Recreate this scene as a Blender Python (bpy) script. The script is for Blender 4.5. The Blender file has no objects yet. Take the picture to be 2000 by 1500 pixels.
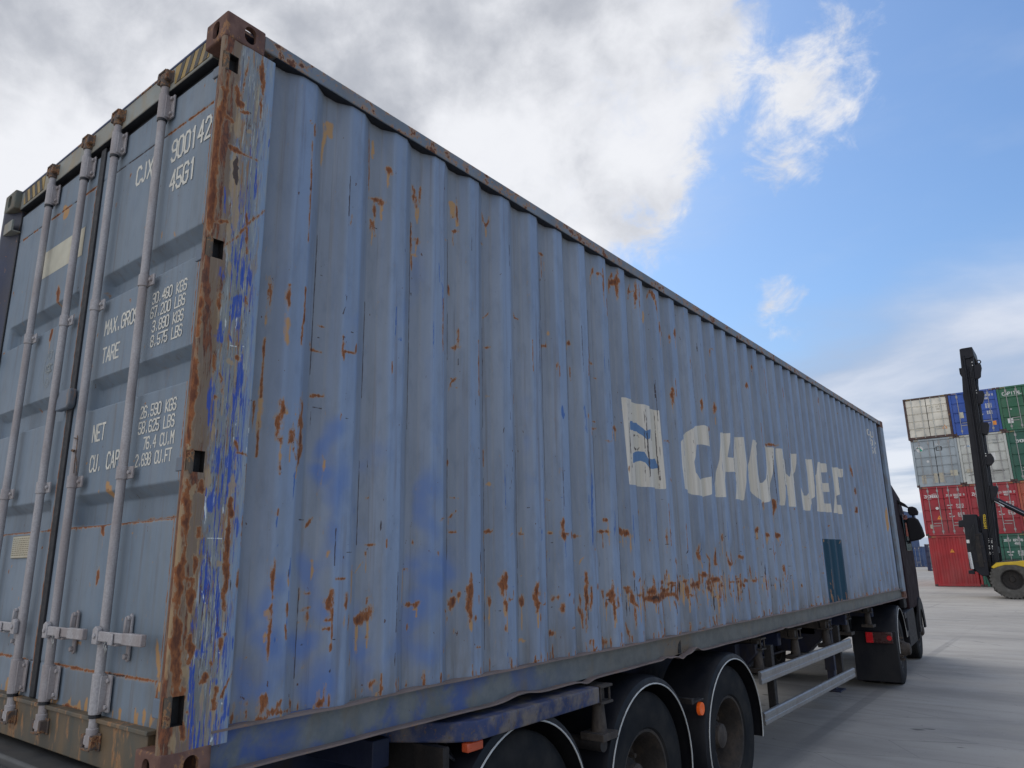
import bpy, bmesh, math, random
import numpy as np
from mathutils import Vector, Matrix
random.seed(7)
C = bpy.context.scene.collection
PI = math.pi
G = -1.20                      # ground level; z = 0 is the underside of the blue container

# ------------------------------------------------------------------ camera, sky, sun
cam = bpy.data.cameras.new('camera'); co = bpy.data.objects.new('camera', cam); C.objects.link(co)
cam.sensor_fit = 'HORIZONTAL'; cam.sensor_width = 36.0
cam.lens = 36.0 * 1401.535 / 2000.0
cam.clip_start = 0.05; cam.clip_end = 6000
r_ = Vector((0.78852, 0.614783, -0.016686)); u_ = Vector((0.159698, -0.178477, 0.970898)); f_ = Vector((-0.593914, 0.768237, 0.238912))
co.matrix_world = Matrix(((r_.x, u_.x, -f_.x, 2.4063), (r_.y, u_.y, -f_.y, -1.26336), (r_.z, u_.z, -f_.z, 0.69573), (0, 0, 0, 1)))
bpy.context.scene.camera = co
sc = bpy.context.scene
sc.view_settings.view_transform = 'Standard'; sc.view_settings.look = 'None'
sc.view_settings.exposure = 0.0; sc.view_settings.gamma = 1.0
SUN_EL = math.radians(48); SUN_AZ = math.radians(-52)       # azimuth measured from +Y towards +X

class NT:
    """small helper to wire node trees"""
    def __init__(s, tree): s.t = tree; s.L = tree.links
    def put(s, sock, v):
        if isinstance(v, bpy.types.NodeSocket): s.L.new(v, sock)
        elif v is not None:
            if hasattr(sock.default_value, '__len__') and not hasattr(v, '__len__'): v = [v] * len(sock.default_value)
            if hasattr(v, '__len__') and len(sock.default_value) == 4 and len(v) == 3: v = (*v, 1)
            sock.default_value = v
    def node(s, t, ins=(), **kw):
        n = s.t.nodes.new(t)
        for k, v in kw.items(): setattr(n, k, v)
        for k, v in (ins.items() if isinstance(ins, dict) else enumerate(ins)): s.put(n.inputs[k], v)
        return n
    def m(s, op, a, b=None, c=None, clamp=False):
        n = s.node('ShaderNodeMath', [a] + ([b] if b is not None else []) + ([c] if c is not None else []), operation=op, use_clamp=clamp)
        return n.outputs[0]
    def add(s, a, b): return s.m('ADD', a, b)
    def mul(s, a, b): return s.m('MULTIPLY', a, b)
    def sub(s, a, b): return s.m('SUBTRACT', a, b)
    def mx(s, a, b): return s.m('MAXIMUM', a, b)
    def step(s, v, lo, hi, a=0.0, b=1.0, smooth=True):
        n = s.node('ShaderNodeMapRange', interpolation_type='SMOOTHSTEP' if smooth else 'LINEAR')
        s.put(n.inputs[0], v); s.put(n.inputs[1], lo); s.put(n.inputs[2], hi); s.put(n.inputs[3], a); s.put(n.inputs[4], b)
        return n.outputs[0]
    def mix(s, f, a, b, blend='MIX'):
        n = s.node('ShaderNodeMix', data_type='RGBA', blend_type=blend)
        s.put(n.inputs[0], f); s.put(n.inputs[6], a); s.put(n.inputs[7], b)
        return n.outputs[2]
    def vec(s, v, scale=(1, 1, 1), loc=(0, 0, 0)):
        n = s.node('ShaderNodeMapping'); s.put(n.inputs[0], v); n.inputs['Scale'].default_value = scale; n.inputs['Location'].default_value = loc
        return n.outputs[0]
    def noise(s, v, scale=5, detail=4, rough=.55, dist=0.0):
        n = s.node('ShaderNodeTexNoise'); s.put(n.inputs['Vector'], v)
        n.inputs['Scale'].default_value = scale; n.inputs['Detail'].default_value = detail
        n.inputs['Roughness'].default_value = rough; n.inputs['Distortion'].default_value = dist
        return n.outputs[0]

w = bpy.data.worlds.new('World'); sc.world = w; w.use_nodes = True
w.node_tree.nodes.clear(); N = NT(w.node_tree)
tc = N.node('ShaderNodeTexCoord').outputs['Generated']
sky = N.node('ShaderNodeTexSky', sky_type='NISHITA', sun_disc=False)
sky.sun_elevation = SUN_EL; sky.sun_rotation = SUN_AZ; sky.air_density = 1.3; sky.dust_density = 1.2; sky.ozone_density = 1.5
skyc = N.mix(1.0, sky.outputs[0], (0.080, 0.103, 0.131), 'MULTIPLY')
sep = N.node('ShaderNodeSeparateXYZ', [tc]).outputs
# cloud bank made of soft lumps (direction, angular radius, weight) broken up by noise
LUMPS = [((-.80, .23, .55), 34, 1.0), ((-.60, .50, .63), 22, 1.0), ((-.46, .62, .64), 12, .9), ((-.34, .70, .63), 8.5, .8), ((-.27, .735, .62), 5.5, .6), ((-.52, .69, .50), 13, .85), ((-.44, .74, .51), 8, .72), ((-.42, .768, .48), 4, .42), ((-.72, .55, .40), 14, .8),
         ((-.165, .822, .546), 4.4, .52), ((-.210, .842, .50), 3.8, .48), ((-.130, .800, .585), 3.6, .40), ((-.150, .84, .52), 4.2, .42), ((-.262, .912, .316), 2.8, .36), ((-.285, .906, .312), 1.8, .30), ((-.9, -.2, .4), 50, 1.0), ((-.4, -.6, .7), 45, .9), ((.0, .0, 1.0), 32, .9),
         ((-.85, .5, .15), 30, .9), ((.3, -.9, .3), 40, .8), ((.85, -.5, .25), 22, .6), ((.9, .2, .25), 16, .5)]
cov = None
for d, ang, wt in LUMPS:
    d = Vector(d).normalized()
    dt = N.node('ShaderNodeVectorMath', [tc, tuple(d)], operation='DOT_PRODUCT').outputs['Value']
    v = N.step(dt, math.cos(math.radians(ang * 1.45)), math.cos(math.radians(ang * .25)), 0, wt)
    cov = v if cov is None else N.mx(cov, v)
n1 = N.noise(N.vec(tc, (1, 1, 1.3), (.2, .4, .1)), 5.6, 15, .62, .35)
n2 = N.noise(N.vec(tc, (1, 1, 1.2), (3.1, 1.7, .4)), 15.0, 12, .66, .45)
shape = N.add(N.add(cov, N.mul(N.sub(n1, .5), .95)), N.mul(N.sub(n2, .5), .85))
cum = N.mul(N.step(shape, .33, .66), N.step(N.add(shape, N.mul(N.sub(n2, .5), .8)), .20, .75, .70, 1.0))
# low streaky layer near the horizon on the right, planar projection so it flattens with distance
den = N.add(N.mx(sep[2], 0), .055)
plane = N.node('ShaderNodeCombineXYZ', [N.m('DIVIDE', sep[0], den), N.m('DIVIDE', sep[1], den), 0.0]).outputs[0]
n3 = N.noise(N.vec(plane, (.42, .42, 1), (5.2, .3, 0)), 1.0, 9, .55, .3)
low = N.step(sep[2], .36, .22); base = N.step(sep[2], .24, .05, 0, .22)
st = N.step(N.add(N.add(n3, base), N.mul(N.sub(low, 1), .18)), .24, .52)
st = N.mul(st, N.step(N.add(sep[2], N.mul(sep[0], .35)), .39, .245))
n4 = N.noise(N.vec(tc, (1, 1, 2.6), (1.3, 4.1, 2)), 2.6, 6, .55)
thin = N.mul(N.step(n4, .50, .80), .30)
# brightness of the cumulus: grey bellies, white tops
n5 = N.noise(N.vec(tc, (1, 1, 1.4), (4.6, 1.2, 2.3)), 3.1, 10, .52, .4)
n6 = N.noise(N.vec(tc, (1, 1, 1), (7, 2, 1)), 8.0, 8, .55, .2)
n7 = N.noise(N.vec(tc, (1, 1, 1.2), (2, 6, 4)), 19.0, 8, .6, .3)
tone = N.add(N.add(N.mul(n5, .50), N.mul(n6, .36)), N.mul(n7, .14))
for d, ang, wt in [((-.42, .74, .52), 15, .06), ((-.33, .71, .62), 9, .03), ((-.45, .665, .595), 5, .04), ((-.30, .74, .60), 3, -.03), ((-.16, .82, .54), 8, .12), ((-.60, .50, .625), 10, -.04), ((-.83, .25, .48), 12, .10), ((-.86, .22, .40), 10, .08), ((-.74, .38, .55), 7, .07), ((-.66, .42, .63), 5, .05), ((-.52, .60, .61), 4.5, -.05), ((-.54, .60, .59), 5, .05)]:
    dt = N.node('ShaderNodeVectorMath', [tc, tuple(Vector(d).normalized())], operation='DOT_PRODUCT').outputs['Value']
    tone = N.add(tone, N.step(dt, math.cos(math.radians(ang)), 1.0, 0, wt))
lit = N.step(tone, .365, .61)
ccol = N.mix(lit, (.46, .485, .545), (.88, .895, .94))
# sky opposite the sun, out of view, brightened to light the container side
opp = N.node('ShaderNodeVectorMath', [tc, tuple(Vector((.75, -.60, .3)).normalized())], operation='DOT_PRODUCT').outputs['Value']
gain = N.step(opp, -.1, .7, 1.0, 1.5)
edge = N.step(shape, .95, .50); ccol = N.mix(N.mul(edge, .5), ccol, (.78, .80, .86))
out = N.mix(thin, skyc, (.60, .68, .83))
out = N.mix(N.mul(st, .88), out, N.mix(N.step(n3, .42, .62), (.42, .50, .66), (.84, .86, .93)))
out = N.mix(cum, out, ccol)
bg = N.node('ShaderNodeBackground', [out, gain])
N.L.new(bg.outputs[0], N.node('ShaderNodeOutputWorld').inputs[0])

sun = bpy.data.lights.new('sun', 'SUN'); so = bpy.data.objects.new('sun', sun); C.objects.link(so)
sun.energy = 1.3; sun.angle = math.radians(40); sun.color = (1, .96, .90)
sd = Vector((math.sin(SUN_AZ) * math.cos(SUN_EL), math.cos(SUN_AZ) * math.cos(SUN_EL), math.sin(SUN_EL)))
so.rotation_euler = sd.to_track_quat('Z', 'Y').to_euler()

# ------------------------------------------------------------------ scene graph helpers
def tag(o, label=None, cat=None, group=None, kind=None):
    if label: o['label'] = label
    if cat: o['category'] = cat
    if group: o['group'] = group
    if kind: o['kind'] = kind
    return o
def thing(name, label, cat, loc=(0, 0, 0), rotz=0, group=None):
    o = bpy.data.objects.new(name, None); C.objects.link(o); o.location = loc; o.rotation_euler = (0, 0, rotz)
    o.empty_display_size = .1
    return tag(o, label, cat, group)

class MB:
    """collects polygons and links them as ONE mesh object"""
    def __init__(s): s.v = []; s.f = []; s.mi = []; s.cur = 0
    def poly(s, vs, fs):
        b = len(s.v); s.v += [tuple(q) for q in vs]
        for f in fs: s.f.append([b + i for i in f]); s.mi.append(s.cur)
        return s
    def box(s, x0, x1, y0, y1, z0, z1, M=None):
        P = [(x, y, z) for x in (x0, x1) for y in (y0, y1) for z in (z0, z1)]
        if M is not None: P = [M @ Vector(q) for q in P]
        return s.poly(P, [(0, 1, 3, 2), (4, 6, 7, 5), (0, 4, 5, 1), (2, 3, 7, 6), (0, 2, 6, 4), (1, 5, 7, 3)])
    def prism(s, pts, a0, a1, axis='z', M=None):
        """pts: outline in the plane normal to axis ((x,y) for z, (y,z) for x, (x,z) for y), extruded a0..a1"""
        n = len(pts); area = sum(pts[i][0] * pts[(i + 1) % n][1] - pts[(i + 1) % n][0] * pts[i][1] for i in range(n))
        if area < 0: pts = pts[::-1]
        mk = {'z': lambda p, a: (p[0], p[1], a), 'x': lambda p, a: (a, p[0], p[1]), 'y': lambda p, a: (p[0], a, p[1])}[axis]
        if axis == 'y': a0, a1 = a1, a0
        P = [mk(q, a0) for q in pts] + [mk(q, a1) for q in pts]
        if M is not None: P = [M @ Vector(q) for q in P]
        return s.poly(P, [list(range(n))[::-1], list(range(n, 2 * n))] + [(i, (i + 1) % n, n + (i + 1) % n, n + i) for i in range(n)])
    def tube(s, path, r, n=12, caps=True):
        path = [Vector(q) for q in path]; rings = []
        for i, q in enumerate(path):
            t = (path[min(i + 1, len(path) - 1)] - path[max(i - 1, 0)]).normalized()
            a = t.orthogonal().normalized() if i == 0 else (s._a - t * s._a.dot(t)).normalized()
            s._a = a; b = t.cross(a); rr = r[i] if hasattr(r, '__len__') else r
            rings.append([q + a * math.cos(2 * PI * k / n) * rr + b * math.sin(2 * PI * k / n) * rr for k in range(n)])
        V = [v for R in rings for v in R]; F = []
        for i in range(len(path) - 1):
            for k in range(n): F.append((i * n + k, i * n + (k + 1) % n, (i + 1) * n + (k + 1) % n, (i + 1) * n + k))
        if caps: F += [list(range(n))[::-1], [(len(path) - 1) * n + k for k in range(n)]]
        return s.poly(V, F)
    def lathe(s, prof, c=(0, 0, 0), axis='x', n=48, a0=0.0, a1=2 * PI, closed=True):
        """prof: (along axis, radius) pairs turned about the axis through c"""
        full = abs(a1 - a0 - 2 * PI) < 1e-6; cols = n if full else n + 1; V = []
        for k in range(cols):
            a = a0 + (a1 - a0) * k / n
            for (t, r) in prof:
                q = (t, r * math.cos(a), r * math.sin(a)) if axis == 'x' else ((r * math.cos(a), t, r * math.sin(a)) if axis == 'y' else (r * math.cos(a), r * math.sin(a), t))
                V.append((c[0] + q[0], c[1] + q[1], c[2] + q[2]))
        m_ = len(prof); F = []
        for k in range(n):
            k2 = (k + 1) % cols
            for i in range(m_ - 1): F.append((k * m_ + i, k2 * m_ + i, k2 * m_ + i + 1, k * m_ + i + 1))
            if closed: F.append((k * m_ + m_ - 1, k2 * m_ + m_ - 1, k2 * m_, k * m_))
        if closed and not full: F += [list(range(m_)), [n * m_ + i for i in range(m_)][::-1]]
        return s.poly(V, F)
    def build(s, name, mat, parent=None, bevel=0.0, smooth=False, segs=2):
        me = bpy.data.meshes.new(name); me.from_pydata(s.v, [], s.f); me.validate(); me.update()
        mats = mat if isinstance(mat, (list, tuple)) else [mat]
        for q in mats: me.materials.append(q)
        if len(mats) > 1 and len(me.polygons) == len(s.mi): me.polygons.foreach_set('material_index', s.mi)
        bm = bmesh.new(); bm.from_mesh(me); bmesh.ops.recalc_face_normals(bm, faces=bm.faces); bm.to_mesh(me); bm.free()
        o = bpy.data.objects.new(name, me); C.objects.link(o)
        if parent is not None: o.parent = parent
        if smooth:
            me.polygons.foreach_set('use_smooth', [True] * len(me.polygons)); me.set_sharp_from_angle(angle=math.radians(38))
        if bevel:
            md = o.modifiers.new('bevel', 'BEVEL'); md.width = bevel; md.segments = segs; md.limit_method = 'ANGLE'; md.angle_limit = math.radians(40)
            me.polygons.foreach_set('use_smooth', [True] * len(me.polygons)); me.set_sharp_from_angle(angle=math.radians(60))
        return o

GLYPH = {k: v for k, v in (t.split('=') for t in
    '0=10 01 05 16 36 45 41 30 10|1=15 26 20|2=05 16 36 45 44 00 40|3=05 16 36 45 44 33 13/33 42 41 30 10 01|4=30 36 02 42|5=46 06 03 33 42 41 30 10 01|6=45 36 16 05 01 10 30 41 42 33 03|7=06 46 20|8=10 01 02 13 33 44 45 36 16 05 04 13/33 42 41 30 10|9=01 10 30 41 45 36 16 05 04 13 43|A=00 26 40/12 32|B=00 06 36 45 44 33 03/33 42 41 30 00|C=45 36 16 05 01 10 30 41|D=00 06 26 45 41 20 00|E=46 06 00 40/03 33|F=46 06 00/03 33|G=45 36 16 05 01 10 30 41 43 23|H=00 06/40 46/03 43|I=20 26|J=36 31 20 10 01|K=00 06/46 03 40|L=06 00 40|M=00 06 23 46 40|N=00 06 40 46|O=10 01 05 16 36 45 41 30 10|P=00 06 36 45 44 33 03|R=00 06 36 45 44 33 03/23 40|S=45 36 16 05 04 13 33 42 41 30 10 01|T=06 46/26 20|U=06 01 10 30 41 46|V=06 20 46|W=06 10 23 30 46|X=00 46/06 40|Y=06 23 46/23 20|Z=06 46 00 40|.=20 21|-=13 33'.split('|'))}
def glyph_strokes(txt, h, w, pitch):
    """list of polylines (a, b) in metres, b up"""
    out = []
    for i, ch in enumerate(txt):
        if ch == ' ' or ch not in GLYPH: continue
        for st in GLYPH[ch].split('/'):
            out.append([(i * pitch + int(q[0]) / 4 * w, int(q[1]) / 6 * h) for q in st.split()])
    return out
def lettering(name, lines, O, A, B, mat, parent, off=.0015):
    """lines: (text, a, b, height, charwidth, pitch, stroke). O origin, A advance direction, B up direction"""
    O, A, B = Vector(O), Vector(A).normalized(), Vector(B).normalized(); Nn = A.cross(B); mb = MB(); seg = 0
    for (txt, a, b, h, cw, pitch, sw) in lines:
        for pl in glyph_strokes(txt, h, cw, pitch):
            for (p, q) in zip(pl[:-1], pl[1:]):
                p = Vector(p); q = Vector(q); d = (q - p).normalized(); nn = Vector((-d.y, d.x)) * sw / 2; e = d * sw * .42; seg += 1
                P = [p - e - nn, q + e - nn, q + e + nn, p - e + nn]
                mb.poly([O + A * (a + v.x) + B * (b + v.y) + Nn * (off + .00004 * seg * (1 if off < .003 else 4)) for v in P], [(0, 1, 2, 3)])
    return mb.build(name, mat, parent)
# wear marks and lettering outlines traced from image pixels, millimetres (along, up) on the container's own surfaces
SIDE = 'R13 304,1842 314,1734 304,1666|R13 378,1816 377,1700|O19 375,1700 382,1561|R7 457,1830 457,1703 447,1576 469,1571|R8 515,1606 522,1577 579,1581|D3 576,1986 552,1963 554,1930 574,1922|R4 546,1699 586,1694|D4 557,1640 576,1638|O10 301,1583 303,1406 300,1323|R4 302,1575 302,1448 302,1332|R8 664,1668 664,1598 672,1558|R6 662,1598 735,1602 739,1648|D4 702,1692 740,1702|D5 668,1797 658,1762|R6 955,1608 957,1554|B7 974,1882 972,1727|B15 978,1724 998,1729|R8 1097,2253 1102,2127|O14 1102,2207 1153,2224|D4 831,1581 871,1582|R8 533,1377 595,1390|O18 299,1364 302,1262 297,1177|R5 297,1270 303,1102|R6 274,1311 279,1191|R25 383,1332 376,1265 373,1207|R18 372,1207 381,1155|O12 390,1291 401,1276|R5 381,1087 385,1036|O10 381,1155 381,1087|R22 469,1377 472,1263 478,1163 462,1066|R20 425,1201 422,1172|R5 436,1253 438,1150 455,1102|O5 436,1324 440,1274|R9 533,1379 595,1388|R6 668,1317 668,1290|D3 673,1310 738,1293|D3 546,1333 593,1334|D3 539,1319 537,1233|B5 454,1053 451,953 441,925|R5 387,906 387,876|B4 384,875 385,829|D4 980,902 990,857|D9 1130,1109 1133,1102|D8 1192,1135 1193,1133|R9 861,976 864,974|R8 385,712 384,656 385,575|B6 394,776 387,750|R7 383,557 385,496 381,417 381,354|O14 371,543 373,489|O16 369,454 366,418|O7 444,670 452,617|R10 450,550 454,505|R7 449,476 454,425|D3 549,631 593,627|R3 527,602 528,564|R7 532,588 585,588|O9 578,719 586,699|R9 541,521 584,530|R13 571,500 572,483|R7 532,474 537,474|R22 659,590 655,554 652,539 664,499|R10 638,481 665,476|R10 637,448 657,445|R15 738,578 735,534 728,503|O8 774,688 770,614 772,532|R6 758,485 753,429|R36 826,463 853,477|R19 885,505 880,472|R6 875,547 874,526|R13 862,740 862,735|O8 1073,674 1069,515|R15 1101,513 1168,505|R15 1172,519 1168,496|R8 1121,424 1122,403|D8 1200,455 1199,437|R5 778,348 779,292|R5 661,379 662,357|R5 559,311 568,313|R7 515,348 516,344|R5 313,369 317,369|R7 296,346 297,340|R21 375,233 374,196|R16 451,212 423,181|R21 397,182 449,170|R9 505,205 509,176|R26 905,208 907,201|R8 865,184 865,180|R7 586,174 587,170|R10 368,179 536,162|R6 1395,1619 1438,1627 1403,1599 1380,1551|R5 1403,1574 1447,1576|R11 1374,1191 1374,1160|R7 1653,1268 1655,1186|R5 1680,1572 1715,1575|D6 1551,1526 1551,1476|D6 1795,1410 1785,1375|O12 1673,1093 1724,1096|R6 1398,1002 1448,1005|R12 2530,1925 2535,1823|R19 2739,1993 2827,1993|R6 2710,1963 2707,1885|R8 2765,1585 2825,1591|R12 2713,1526 2828,1545|R22 2982,1573 3090,1574|D10 3080,1682 3097,1640|R7 2901,1469 2965,1469|B36 2366,1603 2385,1554|B17 2638,1672 2651,1452|B26 2683,1244 2675,997|D2 1861,1817 1852,1458|D3 1858,1201 1856,1128 1832,1071|R7 2210,1044 2268,1038|R6 2191,1036 2179,965|D4 1452,1735 1453,1701|D8 1656,1779 1656,1750|D5 2981,2056 2966,1617 3034,1289|R8 1383,904 1439,941|R10 1387,837 1443,841|R3 1383,894 1382,839|R14 1641,839 1720,851|R13 2201,996 2176,941|R3 2210,944 2198,666|R10 2198,666 2177,577|R3 2190,576 2178,510|R13 1938,842 1999,838|O14 1976,868 1975,846|R18 2348,935 2342,852|R22 2336,864 2361,804|R7 2363,846 2429,841|R8 2431,871 2422,817|R16 2442,836 2572,837|O16 2222,848 2285,852|R8 2222,845 2274,850|R17 2852,941 2892,938|R17 2788,871 2898,869|R5 2854,850 2853,765|R33 3074,887 3114,868|R28 1515,622 1504,560 1506,492 1510,415|D4 1554,597 1578,591 1574,584|R4 1569,528 1573,484|R35 1411,511 1411,487|O7 1658,614 1657,503|R27 1689,496 1691,471|R28 1789,631 1776,548 1783,502|R18 1786,502 1793,436|R4 1789,503 1847,499|R6 1850,540 1847,489|R31 1968,490 1967,469|R23 2072,569 2059,494 2070,423|R5 2076,466 2134,452|R5 2137,518 2134,452|R25 2254,478 2299,487|R20 2331,441 2330,418|R17 2553,493 2554,422|R26 2530,406 2562,375|R9 2569,403 2567,292|R21 2812,500 2820,456|R31 2889,491 2889,441|R15 2882,441 2914,390 2969,406|R19 2942,457 2944,419|R6 2911,390 2907,316|R12 2850,442 2853,399|D6 2683,308 2674,279|O18 1915,285 1992,280|R17 2186,296 2280,293|R14 1453,540 1453,535|R9 1411,561 1411,556|D6 1200,455 1201,437|R7 1379,438 1379,428|R10 1656,419 1656,409|R29 2785,209 2833,192|B29 2673,1113 2671,795|B17 2958,996 2941,830|B9 2125,887 2115,791|O43 1407,2607 1415,2554|R8 1415,2548 1399,2526|O15 1441,2527 1444,2504|R13 1407,2453 1449,2468|R7 1416,2450 1416,2372|R10 1657,2669 1670,2616 1689,2590 1717,2627 1722,2662|O12 1689,2590 1695,2522|R17 2202,2602 2270,2596|R4 2240,2571 2240,2445|R17 2872,2711 2839,2626|R18 2900,2670 2926,2675|R16 2959,2725 2955,2528|R21 3118,2721 3089,2576|R21 3186,2793 3174,2572|R33 3098,2666 3198,2705|R17 3144,2761 3132,2709|R9 1380,2135 1382,2077|R8 1452,1899 1450,1802|R17 1406,1787 1450,1802|R5 1663,2019 1709,2059|R8 1666,1849 1724,1860|R6 1938,2123 1947,2094 1987,2098|R6 2180,2131 2170,1898|R14 2198,1972 2268,1997 2270,2024|O20 2293,2089 2292,2076|R10 2484,2149 2500,2119|R19 2504,2072 2552,2076|R6 2473,2048 2455,1973|R18 2751,2104 2765,2058|B14 1292,2196 1298,1899|B9 1265,2210 1274,2048|O11 1140,2498 1145,2430|D4 1531,2495 1527,2370|O16 529,2679 537,2606 524,2448|O37 563,2673 561,2626|R6 433,2614 438,2602|R6 449,2518 452,2366|R6 456,2611 461,2547|R7 792,2780 811,2437|O16 823,2725 827,2628|R24 913,2600 914,2584|R18 817,2400 859,2417|R15 840,2394 852,2328|R23 886,2419 889,2408|R24 835,2282 841,2254|R11 861,2230 861,2222|R25 1106,2596 1125,2485|O13 1130,2488 1137,2398|R12 1160,2620 1151,2513|R13 1095,2382 1094,2210|R18 1113,2298 1150,2311 1134,2273|R7 1439,2658 1448,2507|R12 3416,2747 3393,2690 3385,2621|R10 3376,2685 3448,2702|R18 3471,2791 3452,2569|R12 3506,2782 3492,2543|O30 3544,2557 3535,2463|R16 3678,2696 3735,2795 3776,2733 3798,2573|R25 3735,2787 3767,2722|R29 3821,2545 3816,2448|R11 4022,2484 4021,2422|R26 4106,2564 4099,2464|D10 4580,2543 4583,2458|D10 4627,2570 4636,2505|R8 4865,2560 4863,2482|R12 4886,2558 4910,2553|D8 3721,2053 3716,1905|R26 4016,2031 4006,1936|R12 5981,2636 5981,2581|R13 5731,2400 5754,2329|R10 4379,2374 4365,2262|R16 2751,2104 2784,2035|R14 2775,2004 2820,1992|R6 2713,1999 2707,1885|R15 6894,2556 6882,2411|D6 3724,2053 3726,1825 3734,1601 3713,1229|D8 3476,1762 3452,1231|R27 4017,2024 4007,1899|R21 4587,2035 4585,1933|R22 4870,2043 4861,1950|R26 4660,1784 4658,1771|R19 5730,2387 5725,2342|R37 8339,2658 8318,2607|D6 4020,1776 4010,1601|R21 6087,1810 6554,1850|D14 6508,1839 6367,1502|D8 6802,1728 6776,1351|R25 9655,1926 9679,1766|R62 9704,1577 9721,1548|R50 9669,1317 9664,1298|R22 5960,1203 5955,1174|R51 6261,1232 6255,1188|R20 6252,1173 6227,1086|O51 11659,1417 11620,1055|R25 3075,1582 3083,1563|R10 3770,1570 3928,1582|R27 5698,959 5678,932|R27 5955,896 5973,896|R42 6249,908 6257,894|R33 3095,892 3177,848|R13 3735,923 3733,792|R9 3187,618 3188,566|R15 3825,694 3827,645|R21 4208,735 4201,640|R22 4313,796 4296,717 4321,647|R18 4402,787 4529,680 4515,502|R20 4609,770 4592,643 4636,633|R23 4830,885 4826,837|R26 4860,733 4883,630 4947,638 4944,733|R24 5152,694 5201,693|R32 3163,480 3167,415 3208,384|R9 3263,572 3227,536|R40 3282,439 3481,421 3729,433 3836,412|D30 3463,426 3510,420|R7 3382,553 3366,242|R11 3472,551 3474,459|R10 3504,382 3495,315|R9 3744,511 3749,447|R26 3919,537 3916,456|R17 3762,400 3784,328|R24 4019,493 4031,411 4114,415|R17 4201,470 4253,299|R17 4532,475 4525,387|R11 4804,520 4809,328|R15 5081,503 5093,285|R10 5354,505 5353,290|R19 5155,453 5166,448|R28 6287,609 6304,521|R13 6009,497 6038,454|R23 4513,222 4540,186|R17 3088,278 3145,189|R9 3506,277 3536,245|R16 4256,202 4254,194|R27 5965,899 5977,888|R33 6249,903 6269,898|R19 5686,936 5700,947|D10 5396,907 5398,903'
POST = 'R29 27,2613 14,2420 -2,2268 12,1928|R19 65,2591 78,2498|R29 80,2509 87,2506|R8 109,2733 89,2510|R18 171,2765 173,2687 183,2600|R7 177,2591 179,2488|D20 91,2276 93,2140|O29 83,2297 105,1963|R20 62,2299 101,2293|R6 101,2293 180,2297|B17 179,2281 182,2117|B6 148,2359 155,2264|B6 223,2415 225,2378|R7 234,2093 171,2018 119,1934 61,1868|R9 15,1958 74,1981|R16 -3,2093 11,1906|O15 132,2401 138,2404|R12 92,2474 134,2490|R17 37,2420 55,2417|B11 51,2116 65,1989|B11 141,1948 148,1864|O17 80,1983 92,1845|B12 229,2073 229,2067|D11 133,2490 136,2488|R7 151,2051 167,1882|O23 89,2447 85,2347|B18 149,1887 159,1723|B21 181,1831 187,1755|B51 138,1682 137,1624|B28 93,1589 79,1485|B17 63,1793 74,1733|R16 66,1696 70,1617|O17 96,1821 101,1764|R11 176,1699 180,1653|B25 174,1462 178,1274|B26 67,1363 78,1205|B17 120,1540 135,1498|R12 99,1380 117,1307|R16 154,1449 160,1451|O22 129,1436 132,1433|R14 90,1289 92,1286|R12 71,1445 71,1375|R27 -16,1727 -2,1510|R24 -7,1455 6,1195|B10 227,1326 223,1226|W8 100,1603 101,1558|W4 144,1614 143,1545|W4 118,1492 183,1504|B20 74,1242 74,1182|O11 88,1204 89,1130|B9 145,1228 148,1132|B11 176,1258 174,1145|B30 156,1128 161,1043 164,945|B29 108,1092 114,1029|B29 110,961 102,874|B14 131,953 139,866|B14 106,827 108,809|B22 209,859 209,816|B21 81,774 84,739|O20 179,1015 175,936|R24 176,921 180,873|R18 176,868 178,781 182,668 179,553|B12 115,725 117,652|R13 180,1140 182,1110|R5 189,1101 234,1093|R5 234,1060 237,919|R5 232,870 233,763|R21 62,981 61,958|O19 77,1036 89,959|R18 64,817 69,794|O23 39,961 22,927|R14 -2,1231 6,1101|R21 10,1001 23,762|R20 18,762 15,550|O18 -9,944 8,673|R16 64,735 65,671|R13 29,654 62,653|R22 59,640 58,547|B13 84,630 102,567|B11 160,618 159,541|O19 150,702 156,702|R12 229,682 231,616|D5 202,649 203,603|B7 218,579 220,528|W7 82,930 89,818|W4 178,1232 169,1134|W4 230,1214 228,1095|W3 84,635 110,571|W5 99,790 156,788|W5 110,951 110,903|W4 149,934 151,876|W4 157,1088 155,1043|R27 17,547 38,250|O11 -3,586 1,341|R19 51,621 57,598|R19 66,598 57,552|R27 65,467 69,384|O22 63,359 63,352|R17 60,304 62,282|B18 94,620 102,572|B14 72,532 70,482|B19 89,435 102,388|B23 84,398 91,286|B8 94,322 106,185|B10 112,414 143,411|B14 169,486 171,462|R14 173,617 182,544|B10 157,593 164,541|R14 178,458 181,418|R12 189,464 193,464|B16 177,403 179,401|W5 178,405 179,401|W5 90,427 89,390|B12 171,335 169,308 195,309|B5 195,313 204,365 215,337|R15 175,292 175,270|R4 233,339 195,259|R23 129,329 128,314|R8 149,387 153,363|B27 212,268 225,221 202,179|B13 185,253 189,251|R15 174,251 172,229|W4 200,241 202,237|B7 223,466 229,413|B4 218,574 220,442|B5 209,522 193,496|R18 63,192 71,155|O18 37,179 39,115|B5 133,162 135,143|B11 78,287 81,258|R13 75,231 77,228|W8 176,136 171,127|W5 115,138 116,134'
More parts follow.
